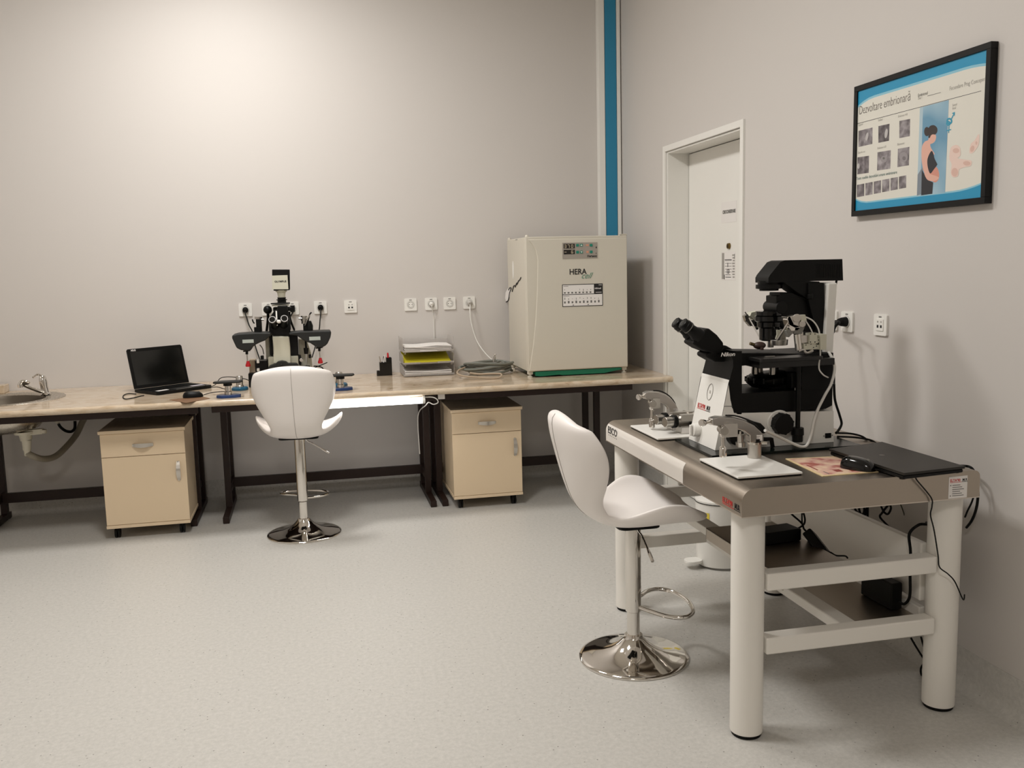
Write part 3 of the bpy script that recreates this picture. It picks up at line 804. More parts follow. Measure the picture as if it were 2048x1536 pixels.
# front riser
bl.prism([V(XF1, MY0, P(1440, 763).z), P(1458, 768), P(1463, 815), P(1474, 829), P(1484, 829), P(1484, 702), P(1466, 702), V(XF2 + .01, MY0, P(1440, 705).z), V(XF2 - .008, MY0, P(1440, 712).z), V(XF2, MY0, P(1440, 722).z), V(XF2, MY0, P(1440, 735).z)], (0, MY1 - MY0, 0))
# floor of the window and base
bl.prism([V(xw0, yb0 - .007, zw0), V(xw1 + .05, yb0 - .007, zw0), V(1.826, yb0 - .007, zw0), V(1.826, yb0 - .007, P(1650, 812).z), V(1.80, yb0 - .007, P(1650, 818).z), V(xw0 - .005, yb0 - .007, P(1480, 827).z)], (0, MY1 - MY0 - .002, 0))
# rear riser up to the stage
bl.box(P(1604, 740).x, 1.826, MY0, MY1, zw0 - .002, P(1657, 706).z)
# beam under the stage
bl.prism([V(xw0 - .002, MY0 + .02, P(1480, 707).z), V(P(1650, 745).x, MY0 + .02, P(1650, 709).z), V(P(1650, 745).x, MY0 + .02, zw1 - .012), V(P(1590, 745).x, MY0 + .02, zw1 - .0), V(P(1560, 745).x, MY0 + .02, zw1 + .012), V(xw0 - .002, MY0 + .02, zw1 + .004)], (0, .19, 0))
bl.build('frame', t, bevel=.006, seg=3)
# window interior: turret, objectives, focus block
tc_ = at(1535, 756, MC)
m = MB(M_blackP)
m.lathe([(0, -.028), (.062, -.024), (.078, -.008), (.08, .006), (.066, .018), (0, .02)], tc_, (-.12, 0, 1), n=48)
for k in range(14):
    a = 2 * PI * k / 14; m.box(tc_.x + .078 * math.cos(a) - .003, tc_.x + .078 * math.cos(a) + .003, tc_.y + .078 * math.sin(a) - .003, tc_.y + .078 * math.sin(a) + .003, tc_.z - .012, tc_.z + .006)
m.box(tc_.x - .01, tc_.x + .12, MC - .05, MC + .05, zw0, tc_.z - .02)
tu = m.build('nosepiece', t, angle=40)
for dx, dy, h in ((-.04, .02, .03), (.0, -.04, .035), (.035, .01, .034), (-.01, .045, .03)):
    MB(M_alu).cyl((tc_.x + dx, tc_.y + dy, tc_.z + .015), (tc_.x + dx, tc_.y + dy, tc_.z + .015 + h), .014, .012).build('objective', tu)
m = MB(M_blackP).box(P(1582, 745).x, P(1602, 745).x, MY0 - .006, MY0 + .03, P(1590, 776).z, P(1590, 746).z)
m.m(M_alu).box(P(1588, 745).x, P(1597, 745).x, MY0 - .008, MY0 - .005, P(1590, 780).z, P(1590, 775).z)
m.build('stage_clamp', t, bevel=.002)
xx = P(1590.5, 800).x
MB(M_blackP).cyl((xx, MY0 - .02, P(1590, 855).z), (xx, MY0 - .02, P(1590, 720).z), .0085).cyl((xx, MY0 - .02, P(1590, 868).z), (xx, MY0 - .02, P(1590, 853).z), .022, .021).cyl((xx, MY0 - .02, P(1590, 881).z), (xx, MY0 - .02, P(1590, 867).z), .0185).box(xx - .009, xx + .009, MY0 - .025, MY0 + .02, P(1590, 735).z, P(1590, 719).z).build('stage_control', t, bevel=.002)
# focus knobs, levers, small details on the near face
fc = P(1558, 846, MY0)
m = MB(M_whiteP).cyl(fc + V(0, .012, 0), fc + V(0, -.006, 0), .047, n=48).m(M_blackP).cyl(fc + V(.003, -.005, 0), fc + V(.003, -.035, 0), .038, .036, n=40)
for k in range(8):
    a = 2 * PI * k / 8 + .2; m.cyl(fc + V(.003 + .036 * math.cos(a), -.006, .036 * math.sin(a)), fc + V(.003 + .035 * math.cos(a), -.033, .035 * math.sin(a)), .005, n=8)
m.build('focus_knob', t, bevel=.002)
fc = P(1467, 872, MY0)
MB(M_blackP).cyl(fc + V(0, .01, 0), fc + V(0, -.03, 0), .030, .028, n=24).build('diaphragm_knob', t, bevel=.003)
fc = P(1516, 868, MY0)
MB(M_blackP).cyl(P(1522, 880, MY0), P(1522, 880, MY0) + V(0, -.02, 0), .014, n=20).bar(P(1518, 876) + V(0, -.02, 0), P(1538, 876) + V(0, -.02, 0), .012, .012).bar(P(1537, 874) + V(0, -.02, 0), P(1540, 893) + V(0, -.02, 0), .012, .012).build('clamp_lever', t, bevel=.002)
fc = P(1515, 848, MY0)
MB(M_blackP).prism([P(px, py) for px, py in ((1488, 835), (1505, 842), (1517, 845), (1525, 853), (1527, 864), (1522, 866), (1510, 858), (1497, 848))], (0, -.02, 0)).build('light_path_lever', t, bevel=.004)
fc = P(1656, 871, MY0)
MB(M_blackP).prism([V(fc.x + a, MY0 + .001, fc.z + b_) for a, b_ in rounded(0, 0, .024, .018, .002)], (0, -.003, 0)).m(M_alu).cyl(fc + V(-.017, .001, 0), fc + V(-.017, -.002, 0), .0025, n=10).cyl(fc + V(.017, .001, 0), fc + V(.017, -.002, 0), .0025, n=10).build('power_inlet', t)
# front-face dial and badge
fx = xb0
dk = V(fx - .004, 3.105, ZB + .047)
MB(M_whiteP).cyl(dk + V(.03, 0, 0), dk + V(-.012, 0, 0), .026, .024, n=28).bar(dk + V(-.018, 0, -.02), dk + V(-.018, 0, .02), .009, .012).build('brightness_dial', t, bevel=.003)
lg = MB(M_red)
fz = P(1432, 800).z
fxx = lambda z: xb0 + (XF1 - xb0) * (z - ZB) / (P(1440, 761).z - ZB) - .001
zz = ZB + .125
d_ = V(XF1 - xb0, 0, P(1440, 761).z - ZB).normalized()
logo(lg, (fxx(zz), 3.155, zz), (0, -1, 0), tuple(d_), .022)
zz = ZB + .19
lg.m(M_inkl)
e0 = V(fxx(zz), 3.075, zz)
lg.tube([e0 + V(0, .022 * math.cos(a), 0) + d_ * (.030 * math.sin(a)) for a in [2 * PI * i / 24 for i in range(24)]], .0012, n=6, smooth=False, closed=True)
lg.text('Ti', .016, e0 + V(0, .007, 0) - d_ * .006, (0, -1, 0), tuple(d_), ex=.0003)
lg.build('front_markings', wb)
lg = MB(M_paper).text('Nikon', .019, P(1441, 713, MY0) + V(0, -.0012, 0), (1, 0, 0), (0, 0, 1), shear=.25, bold=.0003, sx=1.12, ex=.0005)
lg.build('nameplate', t)
MB(M_inkg).tube([V(xb0 + (XF1 - xb0) * .55 + .004, MY0 - .0006, P(1440, 813).z), V(P(1465, 745).x, MY0 - .0006, P(1440, 814).z)], .0012, n=6, smooth=False).build('panel_joint', wb)
# stage
sz = 1.158
m = MB(mat('black_anodised', (30, 29, 28), .32, .3))
sp_ = [on(1463, 702, sz), on(1524, 716, sz), on(1607, 709, sz), on(1560, 699, sz)]
sx0, sx1, sy0, sy1 = 1.505, 1.745, 2.872, 3.15
m.prism([V(a, b_, sz - .010) for a, b_ in rounded((sx0 + sx1) / 2, (sy0 + sy1) / 2, sx1 - sx0, sy1 - sy0, .012)], (0, 0, .012))
m.box(sx0 + .01, sx1 + .06, sy0 + .03, sy1 - .02, sz - .034, sz - .0101)
m.m(M_paper).cyl((1.615, 3.0, sz + .002), (1.615, 3.0, sz + .004), .018).m(M_alu).box(1.64, 1.69, 2.985, 3.0, sz + .002, sz + .0045).box(1.555, 1.59, 2.93, 2.942, sz + .002, sz + .0045).m(M_ink).cyl((1.62, 3.04, sz + .002), (1.62, 3.04, sz + .0045), .03)
m.build('stage', t, bevel=.0015)
# binocular head
BY = MC
B = lambda px, py: at(px, py, BY)
m = MB(M_blackM)
out = [(1375, 686), (1386, 668), (1403, 656), (1408, 655), (1424, 668), (1437, 684), (1436, 697), (1428, 712), (1410, 704), (1392, 697)]
m.prism([V(B(*p).x, BY - .045, B(*p).z) for p in out], (0, .09, 0))
m.prism([V(B(*p).x, BY - .045, B(*p).z) for p in [(1425, 700), (1440, 688), (1462, 700), (1462, 722), (1420, 722), (1402, 712), (1404, 704)]], (0, .09, 0))
hd = m.build('binocular_head', t, bevel=.010, seg=3)
ax = (B(1362, 648) - B(1400, 678)).normalized()
for sy in (-.033, .033):
    c0 = B(1392, 672) + V(0, sy, 0)
    m = MB(M_blackP)
    m.lathe([(0, 0), (.026, 0), (.026, .02), (.021, .03), (.019, .045), (.022, .05), (.0225, .068), (.0205, .070), (.0205, .082), (.018, .084), (.012, .083), (0, .078)], c0, ax, n=28)
    m.m(M_glassd).lathe([(0, .0785), (.012, .0835), (0, .0845)], c0, ax, n=20).m(M_grey).lathe([(.0228, .052), (.0228, .055)], c0, ax, n=28)
    m.build('eyepiece', hd, angle=35)
# condenser arm: column, carriage, lamp house
m = MB(M_blackM)
CY0, CY1 = 3.0, 3.12
Q = lambda px, py, Y=CY0: at(px, py, Y)
m.prism([Q(*p) for p in [(1617, 566), (1649, 566), (1651, 660), (1655, 662), (1656, 700), (1652, 710), (1634, 710), (1634, 668), (1617, 600)]], (0, CY1 - CY0, 0))
m.prism([Q(px, py, 3.008) for px, py in ((1564, 563), (1640, 563), (1640, 600), (1615, 598), (1590, 582))], (0, .08, 0))
m.build('pillar', t, bevel=.003)
m = MB(M_blackM)
m.prism([Q(px, py, 3.02) for px, py in [(1560, 585), (1584, 585), (1600, 592), (1632, 596), (1640, 600), (1640, 664), (1570, 660), (1560, 650), (1553, 626), (1553, 592), (1560, 591)]], (0, .08, 0))
m.cyl(Q(1620, 598, 3.0), Q(1620, 588, 3.0), .012)
m.build('condenser_carriage', t, bevel=.003)
kc = at(1550, 614, 3.06)
MB(M_blackP).cyl(kc + V(0, -.052, 0), kc + V(0, .052, 0), .0225, n=32).build('condenser_knob', t, bevel=.002)
LY0, LY1 = 3.01, 3.11
m = MB(M_blackM)
lamp = [(1537, 566), (1537, 556), (1540, 550), (1561, 524), (1570, 520.5), (1685, 518), (1686.5, 561), (1632, 562)]
m.prism([V(at(px, py, LY0).x, LY0, at(px, py, LY0).z) for px, py in lamp], (0, LY1 - LY0, 0))
for k in range(14):
    px = 1633 + k * 3.6; a = at(px, 528, LY0); b_ = at(px + .2, 556, LY0)
    m.bar(a, b_, .0022, .003, up=(0, 1, 0))
m.build('lamp_house', t, bevel=.005, seg=3)
lc = at(1538, 568, 3.06)
MB(M_blackP).lathe([(0, .012), (.040, .012), (.040, -.002), (.047, -.002), (.047, -.016), (.034, -.018), (.034, -.024), (0, -.024)], lc, n=40).build('lamp_lens', t, angle=35)
# condenser
cc = at(1541, 640, 3.06); cc.x = at(1539, 650, 3.06).x
zz = lambda py: at(1540, py, 3.06).z
MB(M_blackG).lathe([(0, zz(621)), (.050, zz(622)), (.050, zz(630)), (.046, zz(631)), (.054, zz(632)), (.054, zz(641)), (.045, zz(644)), (.044, zz(653)), (.037, zz(656)), (.036, zz(679)), (.03, zz(681)), (0, zz(681))], (cc.x, 3.06, 0), n=48).build('condenser', t, angle=35)
MB(M_blackP).box(cc.x + .02, at(1570, 670, 3.06).x + .03, 3.03, 3.09, zz(648), zz(628)).build('condenser_mount', t, bevel=.004)
# object holder under the condenser
MB(M_alu).cyl((cc.x + .0, 3.05, zz(694)), (cc.x + .0, 3.05, zz(681)), .011, .013).m(mat('brown_knob', (60, 40, 34), .5)).ball(at(1519, 691, 3.02), .017, 1.4, 1, .8).cyl(at(1524, 700, 3.0), at(1524, 694, 3.0), .006).m(mat('bronze', (110, 96, 66), .4, .8)).cyl(at(1500, 687, 3.02), at(1510, 690, 3.02), .006, n=12).build('objective_marker', t)
# chrome block below the carriage
MB(M_alu).cyl(at(1558, 679, 3.02), at(1558, 690, 3.02), .032, .030, n=32).m(M_beigeM).prism([at(px, py, 2.99) for px, py in ((1553, 660), (1561, 660), (1561, 672), (1554, 680), (1551, 678), (1554, 668))], (0, .004, 0)).m(M_alu).box(at(1561, 670, 3).x, at(1572, 670, 3).x, 3.0, 3.05, at(1566, 691, 3.0).z, at(1566, 661, 3.0).z).build('coarse_drive', t, bevel=.001)

# micromanipulators fixed on the stage: near one and far one
def manipulator(off, label):
    o0 = at(1592, 645, 2.90)
    t2 = thing('micromanipulator', (o0.x, 2.90, at(1592, 700, 2.90).z), label, 'micromanipulator', 'needle holders on the inverted microscope')
    A = lambda px, py, d=0: at(px, py, 2.90 + d)
    m = MB(M_chrome)
    m.prism([A(*p) for p in ((1578, 655), (1586, 648), (1602, 653), (1596, 661), (1583, 662))], (0, .035, 0)).prism([A(*p) for p in ((1574, 634), (1580, 632), (1588, 648), (1580, 655))], (0, .04, 0))
    m.m(M_alu).prism([A(*p) for p in ((1574, 640), (1577, 633), (1592, 630), (1609, 629), (1612, 640), (1609, 652), (1590, 656), (1578, 650))], (0, .03, 0)).cyl(A(1594, 636, -.008), A(1594, 636, .01), .014).cyl(A(1605, 648, -.008), A(1605, 648, .01), .011)
    m.m(M_beigeM).prism([A(*p) for p in ((1598, 630), (1609, 629), (1612, 641), (1601, 643))], (0, -.006, 0)).m(M_grey).prism([A(*p) for p in ((1573, 661), (1590, 662), (1578, 675))], (0, .02, 0)).prism([A(*p) for p in ((1590, 655), (1610, 653), (1604, 668), (1588, 668))], (0, .02, 0))
    m.build('drive_head', t2, bevel=.001)
    MB(M_alu).cyl(A(1577, 645), A(1555, 680, .05), .0035, n=10).build('needle', t2)
    m = MB(M_chrome).cyl(A(1594, 668, .01), A(1597.5, 700, .01), .0125, .0125, n=24).cyl(A(1601, 664, .02), A(1607, 694, .02), .0085, n=20); m.build('column', t2)
    m = MB(M_beigeM).box(A(1618, 680).x, A(1633, 680).x, 2.895, 2.925, A(1625, 687).z, A(1625, 666).z).box(A(1608, 680).x, A(1640, 680).x, 2.90, 2.93, A(1625, 699).z, A(1625, 687).z).box(A(1632, 680).x, A(1640, 680).x, 2.90, 2.93, A(1625, 690).z, A(1625, 677).z).box(A(1638, 680).x, A(1650, 680).x, 2.89, 2.935, A(1625, 700).z, A(1625, 669).z)
    m.m(M_alu).box(A(1603, 680).x, A(1618, 680).x, 2.905, 2.93, A(1610, 686).z, A(1610, 671).z).m(M_ink)
    for px, py in ((1621, 668), (1630, 668), (1621, 684), (1630, 684)): m.cyl(A(px, py, -.0065), A(px, py, -.004), .0022, n=8)
    for px, py in ((1612, 690), (1622, 688), (1633, 692), (1637, 680), (1637, 686), (1627, 695)): m.cyl(A(px, py, -.0015), A(px, py, .001), .002, n=8)
    m.build('mounting_block', t2, bevel=.001)
    m = MB(M_alu).tube([A(1597, 703), A(1606, 700), A(1612, 706), A(1620, 704), A(1625, 700)], .006, n=8); m.build('clamp', t2)
    MB(M_tubing).tube([A(1611, 634), A(1625, 641), A(1635, 654), A(1639, 668), A(1640, 690), A(1640.5, 710), A(1638, 728), A(1639, 740), A(1647, 750), A(1656, 755, .03)], .0027, n=8).tube([A(1611, 641), A(1620, 655), A(1626, 668)], .0024, n=8).build('tubing', t2)
    return t2
manipulator(0, 'shiny steel needle manipulator on the near side of the inverted microscope stage')
# far one (partly hidden)
o0 = at(1495, 640, 3.2)
t2 = thing('micromanipulator', (o0.x, 3.2, at(1500, 676, 3.2).z), 'pale needle manipulator on the far side, left of the black condenser', 'micromanipulator', 'needle holders on the inverted microscope')
A = lambda px, py, d=0: at(px, py, 3.2 + d)
m = MB(M_alu).prism([A(*p) for p in ((1489, 632), (1496, 628), (1506, 650), (1501, 653), (1492, 642))], (0, .02, 0)).m(M_beigeM).prism([A(*p) for p in ((1503, 625), (1516, 622), (1517, 638), (1508, 640), (1500, 632))], (0, .03, 0)).m(M_blackP).box(A(1504, 680).x, A(1520, 680).x, 3.18, 3.21, A(1510, 652).z, A(1510, 640).z).m(M_beigeM).box(A(1508, 680).x, A(1518, 680).x, 3.19, 3.2, A(1510, 657).z, A(1510, 652).z)
m.m(M_blackP).cyl(A(1510, 658, -.02), A(1516, 657, -.02), .004).m(M_ink).cyl(A(1499, 637, -.002), A(1499, 637, .001), .003, n=8).cyl(A(1492, 642, -.002), A(1492, 642, .001), .003, n=8)
m.build('drive_head', t2, bevel=.001)
MB(M_alu).cyl(A(1490, 624), A(1498, 636), .0025, n=8).cyl(A(1498, 636), A(1522, 679, -.08), .0028, n=8).build('needle', t2)

# thick clear tubing from the rear of the microscope
tag(MB(M_tubing).tube([at(1657, 704, 2.95), at(1666, 720, 2.93), at(1669, 740, 2.92), at(1662, 768, 2.91), at(1650, 790, 2.91), at(1636, 818, 2.915), at(1628, 840, 2.90), at(1622, 870, 2.89), at(1614, 890, 2.885), at(1603, 893.5, 2.88), at(1585, 887, 2.875), at(1560, 875, 2.86), at(1530, 861, 2.80)], .0052, n=12, sub=8).build('air_tube', base=at(1605, 894, 2.89)), 'pale flexible tube looping down the near side of the inverted microscope', 'tube')

# ------------------------------------------------------------------ white plates and joysticks
def joystick_unit(px, label_plate, label, label2, x0, x1, y0, y1, far):
    z0 = TT
    pl = MB(M_rubber).box(x0 + .002, x1 - .002, y0 + .002, y1 - .002, z0, z0 + .004).m(M_whiteP).box(x0, x1, y0, y1, z0 + .004, z0 + .011)
    tag(pl.build('base_plate', base=((x0 + x1) / 2, (y0 + y1) / 2, z0), bevel=.002), label_plate, 'plate', 'white plates on the steel table')
M_plate = 0
joystick_unit(0, 'white square plate at the near corner of the steel table, under a silver joystick', '', '', 1.262, 1.482, 2.548, 2.835, 0)
joystick_unit(0, 'white square plate at the far end of the steel table, under a silver joystick', '', '', 1.262, 1.482, 3.215, 3.52, 1)

def hydraulic(dx, dy, label, tag_=None, far=False):
    # built from the near one; joystick hangs from a curved arm
    zt = TT + .0112
    YP, YG = (3.47, 3.40) if far else (2.79, 2.68)
    T = (lambda px, py: (1353 - (1523 - px) * .64, 782 + (py - 832) * .9)) if far else (lambda px, py: (px, py))
    py_ = YP; px_ = at(*T(1509, 890), YP).x
    hp = at(*T(1509, 887), YP).z - zt
    t = thing('joystick', (px_, py_, zt), label, 'joystick', 'silver joysticks hanging over white plates')
    MB(M_alu).cyl((px_, py_, zt), (px_, py_, zt + hp), .0232, n=40).build('post', t, bevel=.001)
    cl = MB(M_chrome).lathe([(.0, hp), (.0255, hp), (.0255, hp + .007), (.0, hp + .007)], (px_, py_, zt), n=36).cyl((px_ + .02, py_ - .012, zt + hp + .003), (px_ + .035, py_ - .022, zt + hp + .003), .006)
    cl.build('collar', t)
    # arm and drive head, laid out along the line from post to grip
    def G(px, py, o=0.0):
        f = (px - 1509) / (1444 - 1509)
        return at(*T(px, py), YP + (YG - YP) * f) + V(0, o, 0)
    out_ = [(1420, 836), (1432, 832), (1462, 833), (1485, 839), (1504, 849), (1518, 862), (1523, 870), (1523, 884), (1496, 884), (1496, 870), (1484, 861), (1462, 855), (1440, 852), (1421, 849)]
    MB(M_alu).prism([G(px, py, -.017) for px, py in out_], (0, .034, 0)).build('arm', t, bevel=.004, seg=3)
    m = MB(M_paper).box(px_ - .019, px_ + .019, py_ - .0182, py_ - .0168, zt + hp + .012, zt + hp + .032).m(M_inkg)
    for k in range(3): m.box(px_ - .015, px_ + .002 + .004 * k, py_ - .0187, py_ - .0181, zt + hp + .017 + .0045 * k, zt + hp + .0182 + .0045 * k)
    m.build('type_label', t)
    k0, k1 = G(1402, 846), G(1424, 843)
    ln_ = (k1 - k0).length
    MB(M_chrome).lathe([(0, 0), (.009, 0), (.0115, .003), (.0105, ln_ * .25), (.006, ln_ * .45), (.0055, ln_ * .6), (.010, ln_ * .85), (.0115, ln_ * 1.1), (0, ln_ * 1.1)], k0, k1 - k0, n=28).build('adjusting_knob', t, angle=40)
    sk = G(1437, 858, -.045)
    MB(M_alu).cyl(sk, sk + V(.006, .03, 0), .0145, .0145, n=32).cyl(sk + V(.006, .03, 0), sk + V(.009, .05, 0), .0125, n=28).build('side_knob', t, bevel=.0015)
    g0, g1 = G(1443, 847, -.014), G(1462, 868, -.014)
    MB(M_alu).box(g0.x, g1.x, g0.y - .004, g0.y + .03, g1.z, g0.z).m(M_chrome).cyl(G(1447, 868), G(1447, 874), .014, .010, n=28).build('drive_block', t, bevel=.002)
    h0, h1 = G(1446, 872), G(1445, 914)
    L_ = h0.z - h1.z
    MB(M_chrome).lathe([(0, 0), (.0095, 0), (.0122, .004), (.0122, L_ * .36), (.0105, L_ * .46), (.0072, L_ * .52), (.0066, L_ * .6), (.0066, L_), (0, L_)], V(h0.x, h0.y, h1.z), n=24).build('handle', t, angle=30)
    MB(M_blackP).cyl((px_, py_, zt + hp + .006), (px_, py_, zt + hp + .018), .021, n=28).tube([G(1455, 832, .012), G(1475, 833, .014), G(1497, 840, .016), G(1515, 851, .02), G(1526, 864, .022), G(1528, 878, .024)], .0026, n=10).build('cable', t)
    return t
hydraulic(0, 0, 'silver joystick on a curved arm, on the near white plate of the steel table')
hydraulic(-.005, .70, 'silver joystick on a curved arm, on the far white plate of the steel table', far=True)
# second small joystick barrel seen behind the near arm
pj = at(1481, 878, 2.86)
t = thing('spare_joystick', (pj.x, 2.86, TT + .02), 'small silver barrel behind the near joystick arm', 'joystick')
MB(M_alu).cyl(at(1481, 893, 2.86), at(1481, 884, 2.86), .0155, .017).cyl(at(1481, 884, 2.86), at(1481, 869, 2.86), .011).m(M_chrome).cyl(at(1481, 870, 2.86), at(1481, 863, 2.86), .004).build('barrel', t)
MB(M_alu).prism([at(px, py, 2.9) for px, py in ((1488, 853), (1500, 856), (1500, 873), (1488, 872))], (0, .02, 0)).bar(at(1481, 872, 2.87), at(1495, 866, 2.89), .006, .006).build('bracket', t, bevel=.002)

# twin syringe drives beside the far joystick
t = thing('syringe_drive', (1.40, 3.42, TT + .0112), 'pair of silver syringe drives with round knobs on the far white plate', 'syringe drive')
for (pa, pb, Yd, ex) in (((1318, 839), (1372, 828), 3.38, 0), ((1336, 844), (1384, 836), 3.30, 1)):
    a = at(*pa, Yd); b_ = at(*pb, Yd); b_.z = a.z; ln = .16
    b_ = a + V(.17, .03, 0.0)
    dd = (b_ - a).normalized()
    MB(M_alu).cyl(a + dd * .03, b_, .0215, n=28).box(a.x + .05, b_.x - .01, Yd - .015, Yd + .015, a.z + .0, a.z + .026).build('barrel', t, bevel=.001)
    MB(M_blackP).cyl(a + dd * .018, a + dd * .034, .0255, n=28).build('lock_ring', t, bevel=.001)
    MB(M_alu).cyl(a - dd * .015, a + dd * .02, .020, n=28).build('knob', t, bevel=.002)
    zc = TT + .0112
    m = MB(M_alu).box(a.x + .04, a.x + .09, Yd - .035, Yd + .02, zc, a.z - .015).m(M_blackP).box(a.x + .095, a.x + .13, Yd - .02, Yd + .02, zc, a.z - .012)
    m.m(M_paper).box(a.x + .042, a.x + .088, Yd - .0357, Yd - .035, zc + .003, a.z - .02); m.build('foot_block', t, bevel=.001)
    MB(M_chrome).cyl(b_ - V(.05, .0, -.0), b_ - V(.044, 0, 0), .026, n=28).build('disc', t)

# closed laptop, mouse, mat
t = thing('closed_laptop', (1.885, 2.69, TT), 'closed black laptop lying at the near right corner of the steel table', 'laptop')
c = [on(1658, 900, TT + .02), on(1764, 886, TT + .02), on(1930, 935, TT + .02), on(1808, 949, TT + .02)]
def poly_slab(m, pts, z0, z1): return m.prism([V(p.x, p.y, z0) for p in pts], (0, 0, z1 - z0))
cx_ = sum((p for p in c), V(0, 0, 0)) / 4
M_lid = mat('dark_laptop_lid', (38, 35, 31), .42, spec=.3)
sh = [p + (cx_ - p) * .02 for p in c]
poly_slab(MB(M_blackP), sh, TT + .003, TT + .015).build('base', t, bevel=.004)
m = poly_slab(MB(M_lid), c, TT + .0165, TT + .0245)
m.m(mat('lid_badge', (84, 80, 72), .3, .6)).cyl(V(cx_.x - .02, cx_.y + .03, TT + .0245), V(cx_.x - .02, cx_.y + .03, TT + .0249), .009)
m.build('lid', t, bevel=.003)
for p in sh: MB(M_rubber).cyl(V(*(p + (cx_ - p) * .1).xy, TT), V(*(p + (cx_ - p) * .1).xy, TT + .004), .009).build('foot', t)
pad = [on(1571, 917, TT + .002), on(1645, 952, TT + .002), on(1757, 943, TT + .002), on(1700, 911, TT + .002)]
M_pad = mat('printed_mat', (214, 176, 150), .5)
nt, N, L, b = nodes(M_pad)
tc = N.new('ShaderNodeTexCoord'); n1 = N.new('ShaderNodeTexNoise'); n1.inputs['Scale'].default_value = 16; n1.inputs['Detail'].default_value = 2
r1 = ramp(N, [(.40, srgb(226, 196, 168)), (.52, srgb(208, 160, 146)), (.62, srgb(170, 96, 84))])
L.new(tc.outputs['Object'], n1.inputs['Vector']); L.new(n1.outputs['Fac'], r1.inputs[0]); L.new(r1.outputs[0], b.inputs['Base Color'])
m = poly_slab(MB(mat('mat_border', (226, 204, 158), .5)), pad, TT, TT + .002)
pc = sum(pad, V(0, 0, 0)) / 4
m.m(M_pad); poly_slab(m, [p + (pc - p) * .08 for p in pad], TT + .0018, TT + .0023)
m.m(mat('dark_red_ink', (140, 60, 50), .5))
e1 = (pad[1] - pad[0]); e2 = (pad[2] - pad[1])
def on_pad(u, v, w, h):
    p = pad[0] + e1 * u + e2 * v; q_ = [p, p + e1 * w, p + e1 * w + e2 * h, p + e2 * h]; poly_slab(m, q_, TT + .002, TT + .0026)
on_pad(.42, .10, .3, .03); on_pad(.75, .35, .12, .12); on_pad(.78, .6, .12, .14); m.m(M_inkg); on_pad(.8, .15, .14, .02); on_pad(.9, .8, .03, .1)
tag(m.build('mouse_mat', base=(pc.x, pc.y, TT)), 'pink and cream printed mat under the glossy mouse on the steel table', 'mouse mat')
def mouse(c, rz, L_, W_, H_, M_, label, ztop, extra=None):
    t = thing('computer_mouse', (0, 0, 0), label, 'mouse', 'computer mice')
    n, k = 24, 8; vs = []; fs = []
    for i in range(k + 1):
        th = PI / 2 * i / k
        for j in range(n):
            ph = 2 * PI * j / n
            e = lambda v, p: math.copysign(abs(v) ** p, v)
            x = L_ / 2 * e(math.cos(ph), .8) * math.cos(th) ** .55; y = W_ / 2 * e(math.sin(ph), .8) * math.cos(th) ** .55 * (1 - .1 * math.cos(ph))
            z = H_ * math.sin(th) ** .9 * (1 - .28 * (x / L_ + .1))
            vs.append((x, y, z + .0015))
    for i in range(k):
        for j in range(n): fs.append((i * n + j, i * n + (j + 1) % n, (i + 1) * n + (j + 1) % n, (i + 1) * n + j))
    fs.append(tuple(range(n - 1, -1, -1)))
    MB(M_).add(vs, fs).m(M_rubber).box(-L_ * .36, L_ * .36, -W_ * .3, W_ * .3, 0, .003).build('shell', t, angle=60)
    MB(M_grey).cyl((L_ * .28, -.003, H_ * .78), (L_ * .28, .003, H_ * .78), .008, n=20).build('wheel', t)
    t.location = (c[0], c[1], ztop); t.rotation_euler = (0, 0, rz)
    return t
mc = on(1716, 932, TT + .012)
mouse((mc.x, mc.y), math.radians(-62), .115, .062, .037, M_blackG, 'glossy black mouse on the printed mat beside the closed laptop', TT + .0026)

# ------------------------------------------------------------------ cords around the steel table
def cord(name, pts, r, m, label, cat, base=None, sub=7, group=None):
    return tag(MB(m).tube(pts, r, n=8, sub=sub).build(name, base=base or tuple(Vector(pts[0]))), label, cat, group)
cord('loose_cable', [on(1744, 938, TT + .01), on(1790, 944, TT + .004), at(1826, 951, 2.43), at(1835, 962, 2.427), at(1862, 995, 2.43), at(1864, 1012, 2.434), at(1861, 1030, 2.45), at(1868, 1060, 2.46), at(1876, 1110, 2.465), at(1879, 1134, 2.465), at(1896, 1148, 2.46), at(1910, 1164, 2.455), at(1926, 1199, 2.45), at(1929, 1189, 2.46)], .0022, M_blackP, 'thin black mouse cord dangling over the near edge of the steel table', 'cord')
cord('loose_cable', [on(1905, 933, TT + .012) , at(1930, 932, 2.62), at(1944, 937, 2.58), at(1952, 955, 2.56), at(1956, 985, 2.55), at(1953, 1015, 2.56), at(1944, 1040, 2.58), at(1933, 1055, 2.62)], .0045, M_rubber, 'thick black cord hanging off the right corner of the steel table', 'cord')
cord('loose_cable', [at(1932, 938, 2.60), at(1950, 972, 2.57), at(1945, 1000, 2.57), at(1935, 1022, 2.60), at(1930, 1034, 2.63)], .003, M_rubber, 'thinner black cord behind the thick one at the right corner of the steel table', 'cord')
